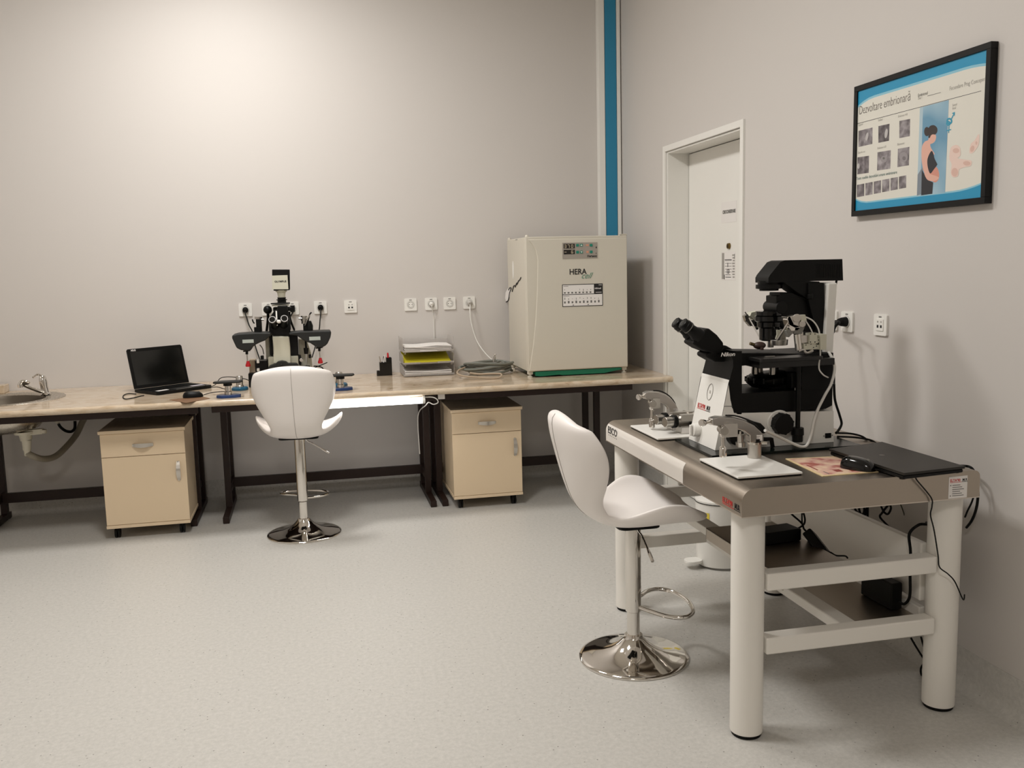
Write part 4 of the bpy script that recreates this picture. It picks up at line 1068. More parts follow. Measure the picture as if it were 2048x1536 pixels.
# cables behind the microscope to the laptop
for k, pts in enumerate(([(1674, 866, 3.05), (1700, 867, 3.02), (1722, 872, 3.0), (1735, 880, 2.98)], [(1674, 873, 3.02), (1712, 875, 2.99), (1740, 880, 2.96), (1752, 886, 2.93)], [(1674, 884, 3.0), (1690, 889, 2.97), (1706, 893, 2.95)])):
    cord('signal_cable', [at(px, py, y) for px, py, y in pts], .0035, M_rubber, ['upper black cable behind the inverted microscope', 'middle black cable running from the inverted microscope to the closed laptop', 'lowest short black cable beside the foot of the inverted microscope'][k], 'cable')
cord('power_cable', [at(1668, 768, 3.10), at(1670, 800, 3.12), at(1679, 830, 3.13), at(1683, 848, 3.13), at(1676, 862, 3.11), at(1672, 866, 3.1)], .005, M_rubber, 'black cable curving down behind the inverted microscope', 'cable')
cord('lamp_cable', [at(1673, 561, 3.06), at(1671, 572, 3.06), at(1666, 585, 3.08), at(1661, 604, 3.12), at(1658, 640, 3.13), at(1660, 700, 3.15)], .004, M_rubber, 'black cable dropping from the lamp housing of the inverted microscope', 'cable')
# angled plug in the right wall socket
s = SOCKP[1697]
t = thing('power_plug', (XR - .0112, s.y, s.z), 'black angled power plug with cord in the right wall socket', 'plug')
MB(M_rubber).cyl((XR - .0108, s.y, s.z), (XR - .034, s.y, s.z), .0205, .018, n=28).cyl((XR - .034, s.y, s.z), (XR - .05, s.y, s.z), .018, .012, n=28).build('plug_body', t, bevel=.002)
MB(M_rubber).tube([V(XR - .045, s.y, s.z), V(XR - .06, s.y + .02, s.z - .002), at(1677, 645, 3.30), at(1671, 652, 3.30), at(1667, 664, 3.3), at(1664, 676, 3.28), at(1663, 700, 3.26), at(1668, 740, 3.25), at(1668, 790, 3.2)], [.009, .0075, .006, .005, .004, .004, .004, .004], n=10).build('cord', t)
s = SOCKP[1666]
t = thing('power_plug', (XR - .0112, s.y, s.z), 'black plug half hidden behind the white microscope column', 'plug')
MB(M_rubber).cyl((XR - .0108, s.y + .002, s.z), (XR - .04, s.y + .002, s.z), .019, .017, n=28).build('plug_body', t, bevel=.002)

# ------------------------------------------------------------------ power bricks
SZ = .4962
def brick(c, rz, tilt, L_, W_, H_, label, cat='power adapter'):
    t = thing('power_adapter', (0, 0, 0), label, cat, 'black power adapters on the table shelves')
    MB(M_blackP).box(-L_ / 2, L_ / 2, -W_ / 2, W_ / 2, 0, H_).build('case', t, bevel=.006, seg=3)
    return t
t = brick(None, 0, 0, .15, .085, .045, 'flat black power adapter lying on the upper steel shelf')
t.location = (1.60, 2.92, SZ); t.rotation_euler = (0, 0, math.radians(8))
MB(M_rubber).tube([(.075, 0, .03), (.1, .0, .035), (.12, .0, .05), (.13, .02, .08), (.11, .05, .16), (.1, .06, .24)], .0035, n=8).build('cord', t)
t = thing('power_adapter', at(1632, 1095, 2.86), 'black power adapter leaning against the white rail, cord hanging above it', 'power adapter', 'black power adapters on the table shelves')
a = at(1617, 1066, 2.88); b_ = at(1650, 1108, 2.80)
m = MB(M_blackP).bar(a, b_, .035, .062, up=(.4, 1, 0)); m.build('case', t, bevel=.006, seg=3)
MB(M_rubber).tube([b_, b_ + V(.02, 0, .004), at(1672, 1111, 2.78), at(1690, 1112, 2.72), at(1695, 1116, 2.70)], .003, n=8).tube([a, at(1608, 1058, 2.90), at(1603, 1046, 2.9), at(1583, 1028, 2.9), at(1572, 1014, 2.9)], .0035, n=8).tube([at(1605, 1050, 2.9), at(1604, 1040, 2.9), at(1604, 1016, 2.9)], .003, n=8).build('cord', t)
t = thing('power_adapter', (1.90, 2.70, .2965), 'black power adapter standing against the rail on the lower steel shelf', 'power adapter', 'black power adapters on the table shelves')
a = at(1793, 1185, 2.80); b_ = at(1812, 1200, 2.66)
MB(M_blackP).bar((1.905, 2.83, .345), (1.91, 2.66, .345), .045, .095, up=(0, 0, 1)).build('case', t, bevel=.006, seg=3)
MB(M_rubber).tube([(1.915, 2.655, .33), (1.925, 2.64, .325), (1.93, 2.62, .36), (1.925, 2.615, .44), (1.92, 2.61, .52), (1.915, 2.612, .58), (1.94, 2.60, .612), (1.97, 2.60, .612), (1.985, 2.62, .61)], .0048, n=10).build('cord', t)
# loose cable loops under the table top
cord('cable_loop', [at(1762, 1012, 2.95), at(1768, 1024, 2.95), at(1776, 1028, 2.95), at(1782, 1016, 2.95), at(1777, 1010, 2.95), at(1764, 1026, 2.95), at(1760, 1034, 2.95), at(1772, 1048, 2.96), at(1784, 1060, 3.0), at(1787, 1075, 3.05)], .004, M_rubber, 'black looped cable hanging under the steel table top, right of centre', 'cable')
cord('cable_loop', [at(1708, 1012, 3.1), at(1714, 1024, 3.1), at(1726, 1028, 3.1), at(1728, 1014, 3.1), at(1718, 1012, 3.1), at(1722, 1030, 3.1), at(1730, 1030, 3.1), at(1735, 1012, 3.1), at(1735, 1038, 3.1)], .0045, M_rubber, 'tangle of black cable under the middle of the steel table top', 'cable')
cord('thin_cable', [at(1801, 1008, 3.0), at(1808, 1028, 3.0), at(1812, 1050, 3.02), at(1813, 1080, 3.05), at(1813, 1110, 3.1)], .0022, mat('green_cable', (52, 54, 34), .5), 'thin dark green cable hanging behind the white table rail', 'cable')
cord('floor_cable', [at(1822, 1276, 2.72), at(1830, 1290, 2.72), at(1845, 1314, 2.72), at(1850, 1322, 2.72), at(1842, 1336, 2.74), at(1843, 1350, 2.74), at(1852, 1352, 2.72)], .0035, M_rubber, 'black cable dangling to the floor behind the right near table leg', 'cable')
cord('floor_cable', [at(1842, 1274, 2.70), at(1847, 1292, 2.70), at(1851, 1310, 2.70), at(1847, 1322, 2.70), at(1852, 1334, 2.70)], .0035, M_rubber, 'second black cable crossing the first behind the right near table leg', 'cable')

# ------------------------------------------------------------------ pedal bin
bx, by = 1.945, 4.09
t = thing('pedal_bin', (bx, by, 0), 'white round pedal bin with a yellow sticker, behind the steel table', 'bin')
MB(M_whiteP).lathe([(0, .012), (.128, .012), (.13, .02), (.134, .30), (.134, .325), (0, .325)], (bx, by, 0), n=56, sx=1, sy=.9).m(M_grey).cyl((bx, by, 0), (bx, by, .014), .115, n=40).build('body', t, angle=40)
MB(M_whiteP).lathe([(.136, .326), (.137, .338), (.12, .350), (.06, .358), (0, .36)], (bx, by, 0), n=56, sx=1, sy=.9).m(M_blackP).lathe([(.1375, .3255), (.1375, .329)], (bx, by, 0), n=56, sx=1, sy=.9).build('lid', t, angle=40)
pc_ = on(1402, 1108, .035)
MB(M_whiteP).prism([V(bx - .13 - .035 + a, by - .02 + b_, .028) for a, b_ in rounded(0, 0, .085, .075, .03)], (0, 0, .016)).build('pedal', t, bevel=.004)
yc = at(1402, 1022, by)
MB(mat('yellow_sticker', (226, 204, 70), .5)).lathe([(.1355, .235), (.1355, .285)], (bx, by, 0), n=56, sx=1, sy=.9).build('sticker', t)
# keep only the facing patch of the sticker ring
st = [o for o in t.children if o.name.startswith('sticker')][0]
bm = bmesh.new(); bm.from_mesh(st.data)
kill = [f for f in bm.faces if not (math.radians(190) < (math.atan2(f.calc_center_median().y, f.calc_center_median().x) % (2 * PI)) < math.radians(214)) or len(f.verts) > 4]
bmesh.ops.delete(bm, geom=kill, context='FACES'); bm.to_mesh(st.data); bm.free()

# ================================================================== POSTER
XP = XR - 0.028
def pp(u, v, X=None):
    "point of the zoomed poster view -> wall plane"
    return atx(1680 + u / 3.9375, 60 + v / 3.9375, X or XP)
tl, tr_, br, bl_ = pp(112, 445), pp(1188, 92), pp(1142, 1364), pp(86, 1471)
y0p, y1p = (tr_.y + br.y) / 2, (tl.y + bl_.y) / 2
z1p, z0p = (tl.z + tr_.z) / 2, (bl_.z + br.z) / 2
t = thing('framed_poster', (XR - .001, (y0p + y1p) / 2, z0p), 'framed poster about embryo development with blue bands, hanging on the right wall', 'poster')
fwid = .021
m = MB(mat('black_frame', (10, 9, 9), .4, spec=.25))
for b_ in ((y0p, y1p, z0p, z0p + fwid), (y0p, y1p, z1p - fwid, z1p), (y0p, y0p + fwid, z0p + fwid, z1p - fwid), (y1p - fwid, y1p, z0p + fwid, z1p - fwid)):
    m.box(XP, XR - .001, b_[0], b_[1], b_[2], b_[3])
m.build('frame', t, bevel=.0012)
XQ = XP + .006
sheet = MB(M_print).box(XQ, XQ + .002, y0p + fwid * .6, y1p - fwid * .6, z0p + fwid * .6, z1p - fwid * .6)
A0, A1, B0, B1 = y1p - fwid, y0p + fwid, z0p + fwid, z1p - fwid     # left y, right y, bottom z, top z
lay = [0]
def N2(u, v): return V(XQ - .00003 - lay[0], A0 + (A1 - A0) * u, B1 + (B0 - B1) * v)
# normalised coordinates from the zoomed view (a,b) of the inner sheet
cTL, cTR, cBR, cBL = (140, 470), (1122, 155), (1080, 1330), (116, 1433)
def inv(a, b):
    p = atx(1680 + a / 3.9375, 60 + b / 3.9375, XQ)
    return ((p.y - A0) / (A1 - A0), (p.z - B1) / (B0 - B1))
def poly(m_, pts, nrm=True, sm=False):
    if sm: pts = [(p.x, p.y) for p in spline([V(a, b_, 0) for a, b_ in pts], True, 5)]
    sheet.m(m_); q_ = [inv(*p) for p in pts] if nrm else pts
    q_ = [(min(max(u, 0.0), 1.0), min(max(v, 0.0), 1.0)) for u, v in q_]
    sheet.prism([N2(u, v) for u, v in q_], (-.000008, 0, 0)); lay[0] += .000012
# blue bands (normalised)
def band(f0, f1, c): poly(c, [(i / 20, f0(i / 20)) for i in range(21)] + [(i / 20, f1(i / 20)) for i in range(20, -1, -1)], False)
topf = lambda u: .072 + (.045 * max(0, 1 - u / .15) ** 2) + (.018 * max(0, (u - .85) / .15) ** 2)
band(lambda u: 0.0, lambda u: topf(u) + .018, M_pcyan); band(lambda u: 0.0, lambda u: topf(u), M_pblue)
botf = lambda u: .935 - (.035 * max(0, 1 - u / .12) ** 2) + .0 * u - (.035 * max(0, (u - .8) / .2) ** 2)
band(lambda u: botf(u) - .004, lambda u: 1.0, M_pcyan); band(lambda u: botf(u) + .008, lambda u: 1.0, M_pblue)
poly(M_ink, [(130, 738), (1112, 478), (1112, 482), (130, 742)])
# pictures
ph = []
def photo(a, b, c_, d, tone):
    mm_ = mat('micrograph_%d' % tone, (tone, tone - 8, tone - 6), .4)
    if mm_.name not in ph:
        ph.append(mm_.name)
        nt, N, L, bb = nodes(mm_)
        tc = N.new('ShaderNodeTexCoord'); n1 = N.new('ShaderNodeTexNoise'); n1.inputs['Scale'].default_value = 38; n1.inputs['Detail'].default_value = 2
        r1 = ramp(N, [(.35, srgb(tone - 28, tone - 34, tone - 32)), (.5, srgb(tone, tone - 7, tone - 4)), (.7, srgb(tone + 34, tone + 28, tone + 30))])
        L.new(tc.outputs['Object'], n1.inputs['Vector']); L.new(n1.outputs['Fac'], r1.inputs[0]); L.new(r1.outputs[0], bb.inputs['Base Color'])
    poly(mm_, [a, b, c_, d])
photo((146, 795), (257, 767), (255, 897), (146, 922), 132); photo((303, 757), (390, 738), (386, 872), (302, 889), 92); photo((468, 716), (553, 700), (550, 836), (467, 852), 126)
photo((138, 1003), (229, 990), (226, 1125), (136, 1137), 108); photo((295, 963), (401, 946), (397, 1092), (292, 1107), 138); photo((456, 936), (547, 920), (543, 1065), (452, 1080), 128)
for k in range(6):
    a = 134 + k * 66; s_ = -13 * k
    photo((a, 1220 + s_), (a + 58, 1209 + s_), (a + 57, 1305 + s_ + 2), (a, 1315 + s_ + 2), (112, 126, 130, 134, 128, 124)[k])
lg_l = mat('pale_cell', (190, 186, 184), .4)
def blob(m_, cx_, cy_, rx, ry, rot=0, n_=16): poly(m_, [(cx_ + rx * math.cos(a) * math.cos(rot) - ry * math.sin(a) * math.sin(rot), cy_ + rx * math.cos(a) * math.sin(rot) + ry * math.sin(a) * math.cos(rot)) for a in [2 * PI * i / n_ for i in range(n_)]])
blob(lg_l, 364, 815, 12, 38, .15); blob(lg_l, 212, 840, 10, 34, .2); blob(lg_l, 146, 1072, 9, 22)
blob(mat('cell_grey', (150, 144, 146), .4), 345, 1018, 24, 26); blob(mat('cell_grey', (150, 144, 146), .4), 500, 1000, 34, 40); blob(M_inkg, 345, 1010, 9, 9); blob(mat('cell_grey2', (120, 114, 116), .4), 505, 1010, 14, 16)
# blue panel with the standing figure
M_sky = mat('poster_sky', (120, 168, 196), .35)
nt, N, L, bb = nodes(M_sky)
tc = N.new('ShaderNodeTexCoord'); n1 = N.new('ShaderNodeTexNoise'); n1.inputs['Scale'].default_value = 5; n1.inputs['Detail'].default_value = 1
r1 = ramp(N, [(.35, srgb(104, 152, 180)), (.65, srgb(184, 210, 220))])
L.new(tc.outputs['Object'], n1.inputs['Vector']); L.new(n1.outputs['Fac'], r1.inputs[0]); L.new(r1.outputs[0], bb.inputs['Base Color'])
poly(mat('poster_sky_edge', (176, 198, 208), .35), [(630, 612), (660, 604), (635, 1305), (606, 1309)])
poly(M_sky, [(655, 605), (858, 551), (828, 1282), (632, 1307)])
SKN = mat('poster_skin', (226, 176, 158), .4); HAIR = mat('poster_hair', (52, 42, 40), .4); GAR = mat('poster_garment', (38, 38, 44), .4); SKD = mat('poster_skin_warm', (212, 146, 128), .4)
poly(mat('poster_grey', (128, 138, 148), .4), [(640, 1095), (655, 1080), (650, 1290), (606, 1305), (612, 1140)])
poly(SKN, [(700, 830), (718, 820), (740, 815), (755, 828), (757, 850), (747, 878), (728, 893), (712, 900), (716, 925), (730, 950), (745, 980), (705, 985), (690, 1050), (700, 1110), (725, 1140), (765, 1160), (762, 1175), (730, 1180), (690, 1170), (662, 1120), (648, 1060), (642, 990), (646, 920), (668, 880), (696, 865)], sm=True)
blob(SKD, 744, 1135, 38, 66, -.1)
poly(GAR, [(722, 952), (737, 975), (745, 1010), (764, 1050), (766, 1062), (740, 1098), (712, 1130), (694, 1090), (688, 1030), (700, 985)], sm=True)
poly(GAR, [(645, 1100), (668, 1140), (690, 1180), (735, 1200), (728, 1290), (640, 1302)])
poly(SKN, [(690, 1130), (770, 1155), (775, 1172), (740, 1190), (690, 1180), (665, 1130)], sm=True)
poly(HAIR, [(700, 820), (696, 780), (712, 755), (742, 750), (765, 770), (767, 800), (752, 822), (730, 822), (716, 832), (708, 850), (696, 845)], sm=True)
blob(HAIR, 685, 800, 22, 37)
# symbols
SY = mat('poster_symbol', (46, 148, 178), .4)
def ringp(cx_, cy_, r0, r1):
    q0 = [(cx_ + r1 * math.cos(a), cy_ + r1 * 1.1 * math.sin(a)) for a in [2 * PI * i / 20 for i in range(21)]]
    q1 = [(cx_ + r0 * math.cos(a), cy_ + r0 * 1.1 * math.sin(a)) for a in [2 * PI * i / 20 for i in range(20, -1, -1)]]
    poly(SY, q0 + q1)
ringp(862, 718, 11, 24); ringp(854, 735, 8, 18)
poly(SY, [(874, 700), (880, 705), (900, 668), (893, 662)]); poly(SY, [(880, 655), (906, 645), (904, 682), (898, 664)])
poly(SY, [(856, 755), (863, 754), (860, 810), (853, 811)]); poly(SY, [(838, 790), (876, 780), (876, 788), (838, 798)])
# sleeping baby: soft pink shapes
BB = mat('poster_baby', (232, 206, 194), .4); BB2 = mat('poster_baby_warm', (218, 182, 168), .4)
poly(BB, [(1060, 870), (1088, 825), (1098, 830), (1092, 905), (1050, 965), (1020, 965), (1030, 900)], sm=True); blob(BB2, 1043, 935, 16, 26, .3); blob(BB2, 1075, 890, 8, 14)
poly(BB, [(880, 920), (915, 905), (945, 925), (950, 985), (930, 1010), (980, 1020), (1035, 1030), (1030, 1070), (985, 1080), (940, 1100), (930, 1150), (890, 1158), (872, 1120), (880, 1060), (862, 1010), (868, 950)], sm=True)
blob(BB2, 905, 1120, 26, 34); blob(BB2, 1000, 1050, 30, 18, .1); blob(BB2, 915, 950, 26, 20)
# writing
def wr(s_, a, b, a2, b2, m_, size, bold=0):
    p0 = inv(a, b); p1 = inv(a2, b2)
    P0 = N2(*p0); P1 = N2(*p1)
    sheet.m(m_); sheet.text(s_, size, P0 + V(-.00004, 0, 0), (0, -1, 0), (0, 0, 1), ex=.00001, bold=bold, sx=wr.sx)
wr.sx = 1.0
w_target = (inv(555, 560)[0] - inv(150, 670)[0]) * (A0 - A1)
wr.sx = .71
wr('Dezvoltare embrionară', 150, 668, 0, 0, mat('poster_title', (112, 104, 98), .5), .047, -.0005)
wr.sx = .8
wr('Embrionul', 614, 528, 0, 0, M_inkg, .016, 0); wr('Ziua 1', 614, 548, 0, 0, M_inkl, .012)
poly(M_inkg, [(690, 518), (795, 490), (795, 493), (690, 522)])
wr('Fecundare Prag Concepere', 862, 478, 0, 0, M_inkl, .020, -.0002)
wr.sx = .9
for s_, a, b in (('Zigotul', 145, 757), ('Stadiul', 300, 720), ('Embrion 4-8', 458, 690), ('Ziua de sus', 140, 975), ('Embrion 6-8', 295, 940), ('Blastocist', 452, 910), ('Sexul', 885, 602), ('fetal', 885, 628)): wr(s_, a, b, 0, 0, M_inkl, .012, -.0001)
wr('Toate stadiile dezvoltării umane embrionare', 130, 1182, 0, 0, mat('poster_green', (90, 120, 118), .5), .016, 0)
sheet.build('printed_sheet', t, fixn=True)

# ================================================================== INCUBATOR
IX0, IX1, IYF, IYB = 1.325, 1.985, 5.565, 6.12
IZ0, IZ1 = .832, 1.672
t = thing('incubator', ((IX0 + IX1) / 2, (IYF + IYB) / 2, TOP), 'cream laboratory incubator with display panel and green base, on the worktop', 'incubator')
MB(M_inc).box(IX0, IX1, IYF + .045, IYB, IZ0, IZ1).build('cabinet', t, bevel=.006, seg=3)
# door: outer rim frame with the curved raised panel
MB(M_inc).box(IX0, IX1 - .001, IYF + .008, IYF + .043, IZ0 + .0, IZ1 + .001).build('door', t, bevel=.005, seg=3)
door = t.children[-1]
curve = [(1058, 735), (1066, 690), (1071, 640), (1074, 580), (1075, 520), (1071, 500), (1064, 488), (1056, 479)]
cv = [at(px, py, IYF) for px, py in curve]
m = MB(M_inc)
outl = [V(p.x, IYF + .0078, p.z) for p in cv]; outl[0].z = IZ0 + .004; outl[-1].z = IZ1 - .014
m.prism(outl + [V(IX1 - .004, IYF + .0078, IZ1 - .014), V(IX1 - .004, IYF + .0078, IZ0 + .004)], (0, -.012, 0))
m.build('door_panel', door, bevel=.007, seg=3)
YD = IYF - .0045
def D(px, py, o=0): return at(px, py, YD - o)
def dbox(m, px0, py0, px1, py1, d0, d1):
    a = D(px0, py0); b_ = D(px1, py1); m.box(min(a.x, b_.x), max(a.x, b_.x), YD - d1, YD - d0, min(a.z, b_.z), max(a.z, b_.z))
# control panel: local frame
a = D(1124.5, 486.5); b_ = D(1195, 516.5)
px0, px1, pz0, pz1 = a.x, b_.x, D(1160, 517).z, D(1160, 485).z
m = MB(mat('panel_grey', (160, 152, 142), .5)).box(px0, px1, YD - .002, YD + .001, pz0, pz1)
U = lambda u, v: (px0 + (px1 - px0) * u, pz1 + (pz0 - pz1) * v)
def ub(m, u0, v0, u1, v1, d=.003):
    x0_, z1_ = U(u0, v0); x1_, z0_ = U(u1, v1); m.box(x0_, x1_, YD - d, YD - .001, z0_, z1_)
m.m(mat('display_black', (28, 20, 14), .2)); ub(m, .035, .07, .35, .36); ub(m, .035, .44, .35, .72)
m.m(mat('display_digit', (190, 176, 150), .4, emit=.15))
def seg7(m, ch, cx_, v0, v1):
    seg = {'3': 'abcdg', '7': 'abc', '0': 'abcdef', '6': 'acdefg', '-': 'g', '1': 'bc'}[ch]
    w_ = .028; h_ = (v1 - v0) / 2; tk = .012; tv = .028
    S = {'a': (cx_ - w_, v0, cx_ + w_, v0 + tv), 'g': (cx_ - w_, v0 + h_ - tv / 2, cx_ + w_, v0 + h_ + tv / 2), 'd': (cx_ - w_, v1 - tv, cx_ + w_, v1),
         'f': (cx_ - w_, v0, cx_ - w_ + tk, v0 + h_), 'b': (cx_ + w_ - tk, v0, cx_ + w_, v0 + h_), 'e': (cx_ - w_, v0 + h_, cx_ - w_ + tk, v1), 'c': (cx_ + w_ - tk, v0 + h_, cx_ + w_, v1)}
    for k in seg: ub(m, *S[k], d=.0034)
for ch, c_ in (('3', .085), ('7', .175), ('0', .275)): seg7(m, ch, c_, .12, .32)
for ch, c_ in (('-', .085), ('6', .275)): seg7(m, ch, c_, .48, .68)
m.m(M_teal)
for u, v in ((.39, .09), (.50, .09), (.78, .10), (.39, .52), (.50, .52), (.78, .52)): ub(m, u, v, u + .075, v + .16, .0045)
m.m(M_whiteP)
for v, s_ in ((.12, 1), (.56, -1)):
    x_, z_ = U(.5375, v + .045); q_ = .0065
    m.prism([V(x_ - q_, YD - .0045, z_ - q_ * s_ * .7), V(x_ + q_, YD - .0045, z_ - q_ * s_ * .7), V(x_, YD - .0045, z_ + q_ * s_ * .8)], (0, -.0005, 0))
m.m(mat('button_peach', (214, 150, 120), .5)); ub(m, .67, .13, .75, .22, .0036); ub(m, .68, .54, .745, .66, .0036)
m.m(M_ink); ub(m, .95, .28, .98, .38, .0026); ub(m, .95, .66, .965, .74, .0026)
x_, z_ = U(.70, .93); m.text('Heraeus', .022, (x_, YD - .0022, z_), (1, 0, 0), (0, 0, 1), bold=.0006, sx=.85, ex=.0003)
m.build('control_panel', door, bevel=.0005)
x_ = D(1138.5, 549); m = MB(M_ink).text('HERA', .049, (x_.x, YD - .0008, x_.z), (1, 0, 0), (0, 0, 1), bold=.0008, sx=.92, ex=.0005)
x_ = D(1161.5, 557); m.m(mat('logo_green', (96, 140, 118), .5)).text('cell', .052, (x_.x, YD - .0008, x_.z), (1, .0, 0), (0, 0, 1), shear=.55, sx=.95, ex=.0005)
m.build('door_lettering', door)
# instruction label
lx0_, lx1_ = D(1124.5, 590).x, D(1205.5, 590).x; lz1_, lz0_ = D(1165, 568).z, D(1165, 612.5).z
LW = lx1_ - lx0_; LH = lz1_ - lz0_
m = MB(M_ink).box(lx0_, lx1_, YD - .0014, YD, lz0_, lz1_)
def lb2(mm_, u0, v0, u1, v1, d=.0018): m.m(mm_).box(lx0_ + LW * u0, lx0_ + LW * u1, YD - d, YD - .001, lz1_ - LH * v1, lz1_ - LH * v0)
lb2(M_paper, .015, .03, .78, .44); lb2(M_paper, .015, .47, .985, .97)
rnd = random.Random(3)
for k in range(8): lb2(M_inkg, .04 + .09 * k, .34, .04 + .09 * k + .045, .41, .0021); lb2(M_inkg, .05 + .092 * k + .01 * rnd.random(), .15 + .12 * rnd.random(), .065 + .092 * k, .22 + .1 * rnd.random(), .0021)
for k in range(10): lb2(M_inkg, .04 + .093 * k, .76 - .02 * (k % 2), .04 + .093 * k + .04, .85, .0021); lb2(M_inkg, .05 + .092 * k + .01 * rnd.random(), .58 + .06 * rnd.random(), .068 + .092 * k, .64 + .06 * rnd.random(), .0021)
lb2(M_inkg, .03, .07, .15, .09, .0021); lb2(M_inkg, .03, .51, .17, .53, .0021); lb2(M_inkg, .25, .91, .28, .95, .0021); lb2(M_inkg, .62, .91, .65, .95, .0021)
m.m(M_paper).text('HERAcell', .012, (lx0_ + LW * .80, YD - .0016, lz1_ - LH * .24), (1, 0, 0), (0, 0, 1), bold=.0003, ex=.0003, sx=.9); lb2(M_paper, .9, .05, .98, .07); lb2(M_paper, .82, .38, .97, .40)
m.build('instruction_label', door)
# left side: faint lettering, script emblem
xs = IX0 - .0006
m = MB(M_paper)
e = lambda px, py: atx(px, py, IX0)
pts = [e(1012.5, 603), e(1010.5, 596), e(1011.5, 585), e(1016, 577), e(1021, 574), e(1023, 580), e(1020, 592), e(1016, 602)]
m.prism([V(xs, p.y, p.z) for p in pts], (-.001, 0, 0))
m.m(M_ink).tube([V(xs - .001, p.y, p.z) for p in (e(1013, 604), e(1017.5, 600), e(1020, 586), e(1023, 577), e(1020, 576), e(1018, 580))], .0045, n=6)
for (a0, b0), (a1, b1) in (((1025, 583), (1028, 572)), ((1028, 572), (1030, 571)), ((1031, 574), (1034, 566)), ((1034.5, 569), (1038, 561)), ((1039.5, 561), (1042.5, 555))):
    m.tube([V(xs - .001, e(a0, b0).y, e(a0, b0).z), V(xs - .001, e(a1, b1).y, e(a1, b1).z)], .004, n=6, smooth=False)
MB(M_inkl).box(xs - .0005, IX0, e(1035, 479).y, e(1031, 479).y, e(1033, 480.5).z, e(1033, 478.5).z).build('side_lettering', [o for o in t.children if o.name.startswith('cabinet')][0])
m.build('side_emblem', [o for o in t.children if o.name.startswith('cabinet')][0])
ov = e(1026.5, 540)
m = MB(M_whiteP).prism([V(IX0 - .0005, ov.y + .022 * math.cos(a), ov.z + .06 * math.sin(a)) for a in [2 * PI * i / 24 for i in range(24)]], (-.0012, 0, 0)); m.build('side_badge', [o for o in t.children if o.name.startswith('cabinet')][0])
MB(M_green).box(IX0 + .035, IX1 - .03, IYF + .03, IYB - .02, IZ0 - .018, IZ0 - .0005).prism([V(IX0 + .045, IYF + .004, IZ0 - .001), V(IX1 - .045, IYF + .004, IZ0 - .001), V(IX1 - .05, IYF + .004, IZ0 - .012), V(IX1 - .16, IYF + .004, IZ0 - .030), V(IX0 + .22, IYF + .004, IZ0 - .030), V(IX0 + .20, IYF + .004, IZ0 - .026), V(IX0 + .08, IYF + .004, IZ0 - .031), V(IX0 + .045, IYF + .004, IZ0 - .027)], (0, .026, 0)).build('base_tray', t)
for x in (IX0 + .015, IX1 - .022):
    for y in (IYF + .03, IYB - .05):
        MB(M_inc).box(x - .014, x + .016, y - .014, y + .02, IZ0 - .018, IZ0 + .0).cyl((x, y, TOP), (x, y, TOP + .008), .016, n=20).cyl((x, y, TOP + .006), (x, y, IZ0 - .016), .009, n=16).build('foot', t, bevel=.001)
for px, y in ((1014, 6.10), (1052, IYF + .03), (1189, 6.10)):
    p = at(px, 474, y); MB(M_inc).lathe([(.012, 0), (.012, .006), (.008, .012), (0, .014)], (min(max(p.x, IX0 + .013), IX1 - .02), y, IZ1 + .0005), n=20).build('stacking_pin', t)
MB(M_inc).box(IX1 - .035, IX1 + .004, IYF + .012, IYF + .04, IZ1 + .001, IZ1 + .0045).box(IX1 - .045, IX1 - .0, IYF + .01, IYF + .04, IZ1 + .004, IZ1 + .010).build('top_hinge', t, bevel=.001)

# ================================================================== OPEN LAPTOP
c = on(340, 788, TOP)
f1, f2 = on(301, 799, TOP), on(420, 779, TOP)
bk = on(262, 786, TOP)
e1 = (f2 - f1); e1.z = 0; ln = .365; ux = V(*e1).normalized(); uy = V(-ux.y, ux.x, 0)
hinge_l = at(267, 781, 5.74); 
t = thing('open_laptop', (0, 0, 0), 'open black laptop with dark screen on the worktop, seen at an angle', 'laptop')
# the screen's lower edge runs from (266,781) to (381,765) in the photo: find its two ends on the bench
HL, HR = on(266, 782, TOP + .012), on(381, 767, TOP + .012)
FL, FR = on(307, 798, TOP + .012), on(421, 778, TOP + .012)
hd_ = (HR - HL); LN = .37; ux = hd_.normalized(); ux.z = 0; ux.normalize(); fy = V(ux.y, -ux.x, 0)
HC = (HL + HR) / 2
DP = .25
o_ = HC - ux * (LN / 2)
K_ = lambda u, v, z: o_ + ux * (u * LN) + fy * (v * DP) + V(0, 0, z - o_.z)
m = MB(M_blackP).prism([K_(u, v, TOP + .002) for u, v in ((0, 0), (1, 0), (1, .96), (.97, 1), (.03, 1), (0, .96))], (0, 0, .018))
m.build('base', t, bevel=.003)
m = MB(M_blackM).prism([K_(u, v, TOP + .0201) for u, v in ((.06, .12), (.94, .12), (.94, .55), (.06, .55))], (0, 0, .0012))
for r in range(5):
    for k in range(14):
        u0 = .07 + k * .0615; v0 = .135 + r * .082
        m.m(M_rubber).prism([K_(u, v, TOP + .0213) for u, v in ((u0, v0), (u0 + .052, v0), (u0 + .052, v0 + .066), (u0, v0 + .066))], (0, 0, .0015))
kb = m.build('keyboard', t)
MB(M_dgrey).prism([K_(u, v, TOP + .0201) for u, v in ((.36, .66), (.64, .66), (.64, .92), (.36, .92))], (0, 0, .0006)).m(M_handle).prism([K_(u, v, TOP + .0201) for u, v in ((.36, .93), (.64, .93), (.64, .95), (.36, .95))], (0, 0, .0012)).build('touchpad', t)
MB(M_paper).prism([K_(u, v, TOP + .0201) for u, v in ((.06, .75), (.27, .72), (.28, .84), (.07, .87))], (0, 0, .0005)).m(M_lilac).prism([K_(u, v, TOP + .0201) for u, v in ((.72, .66), (.95, .64), (.95, .78), (.72, .80))], (0, 0, .0005)).build('stickers', t)
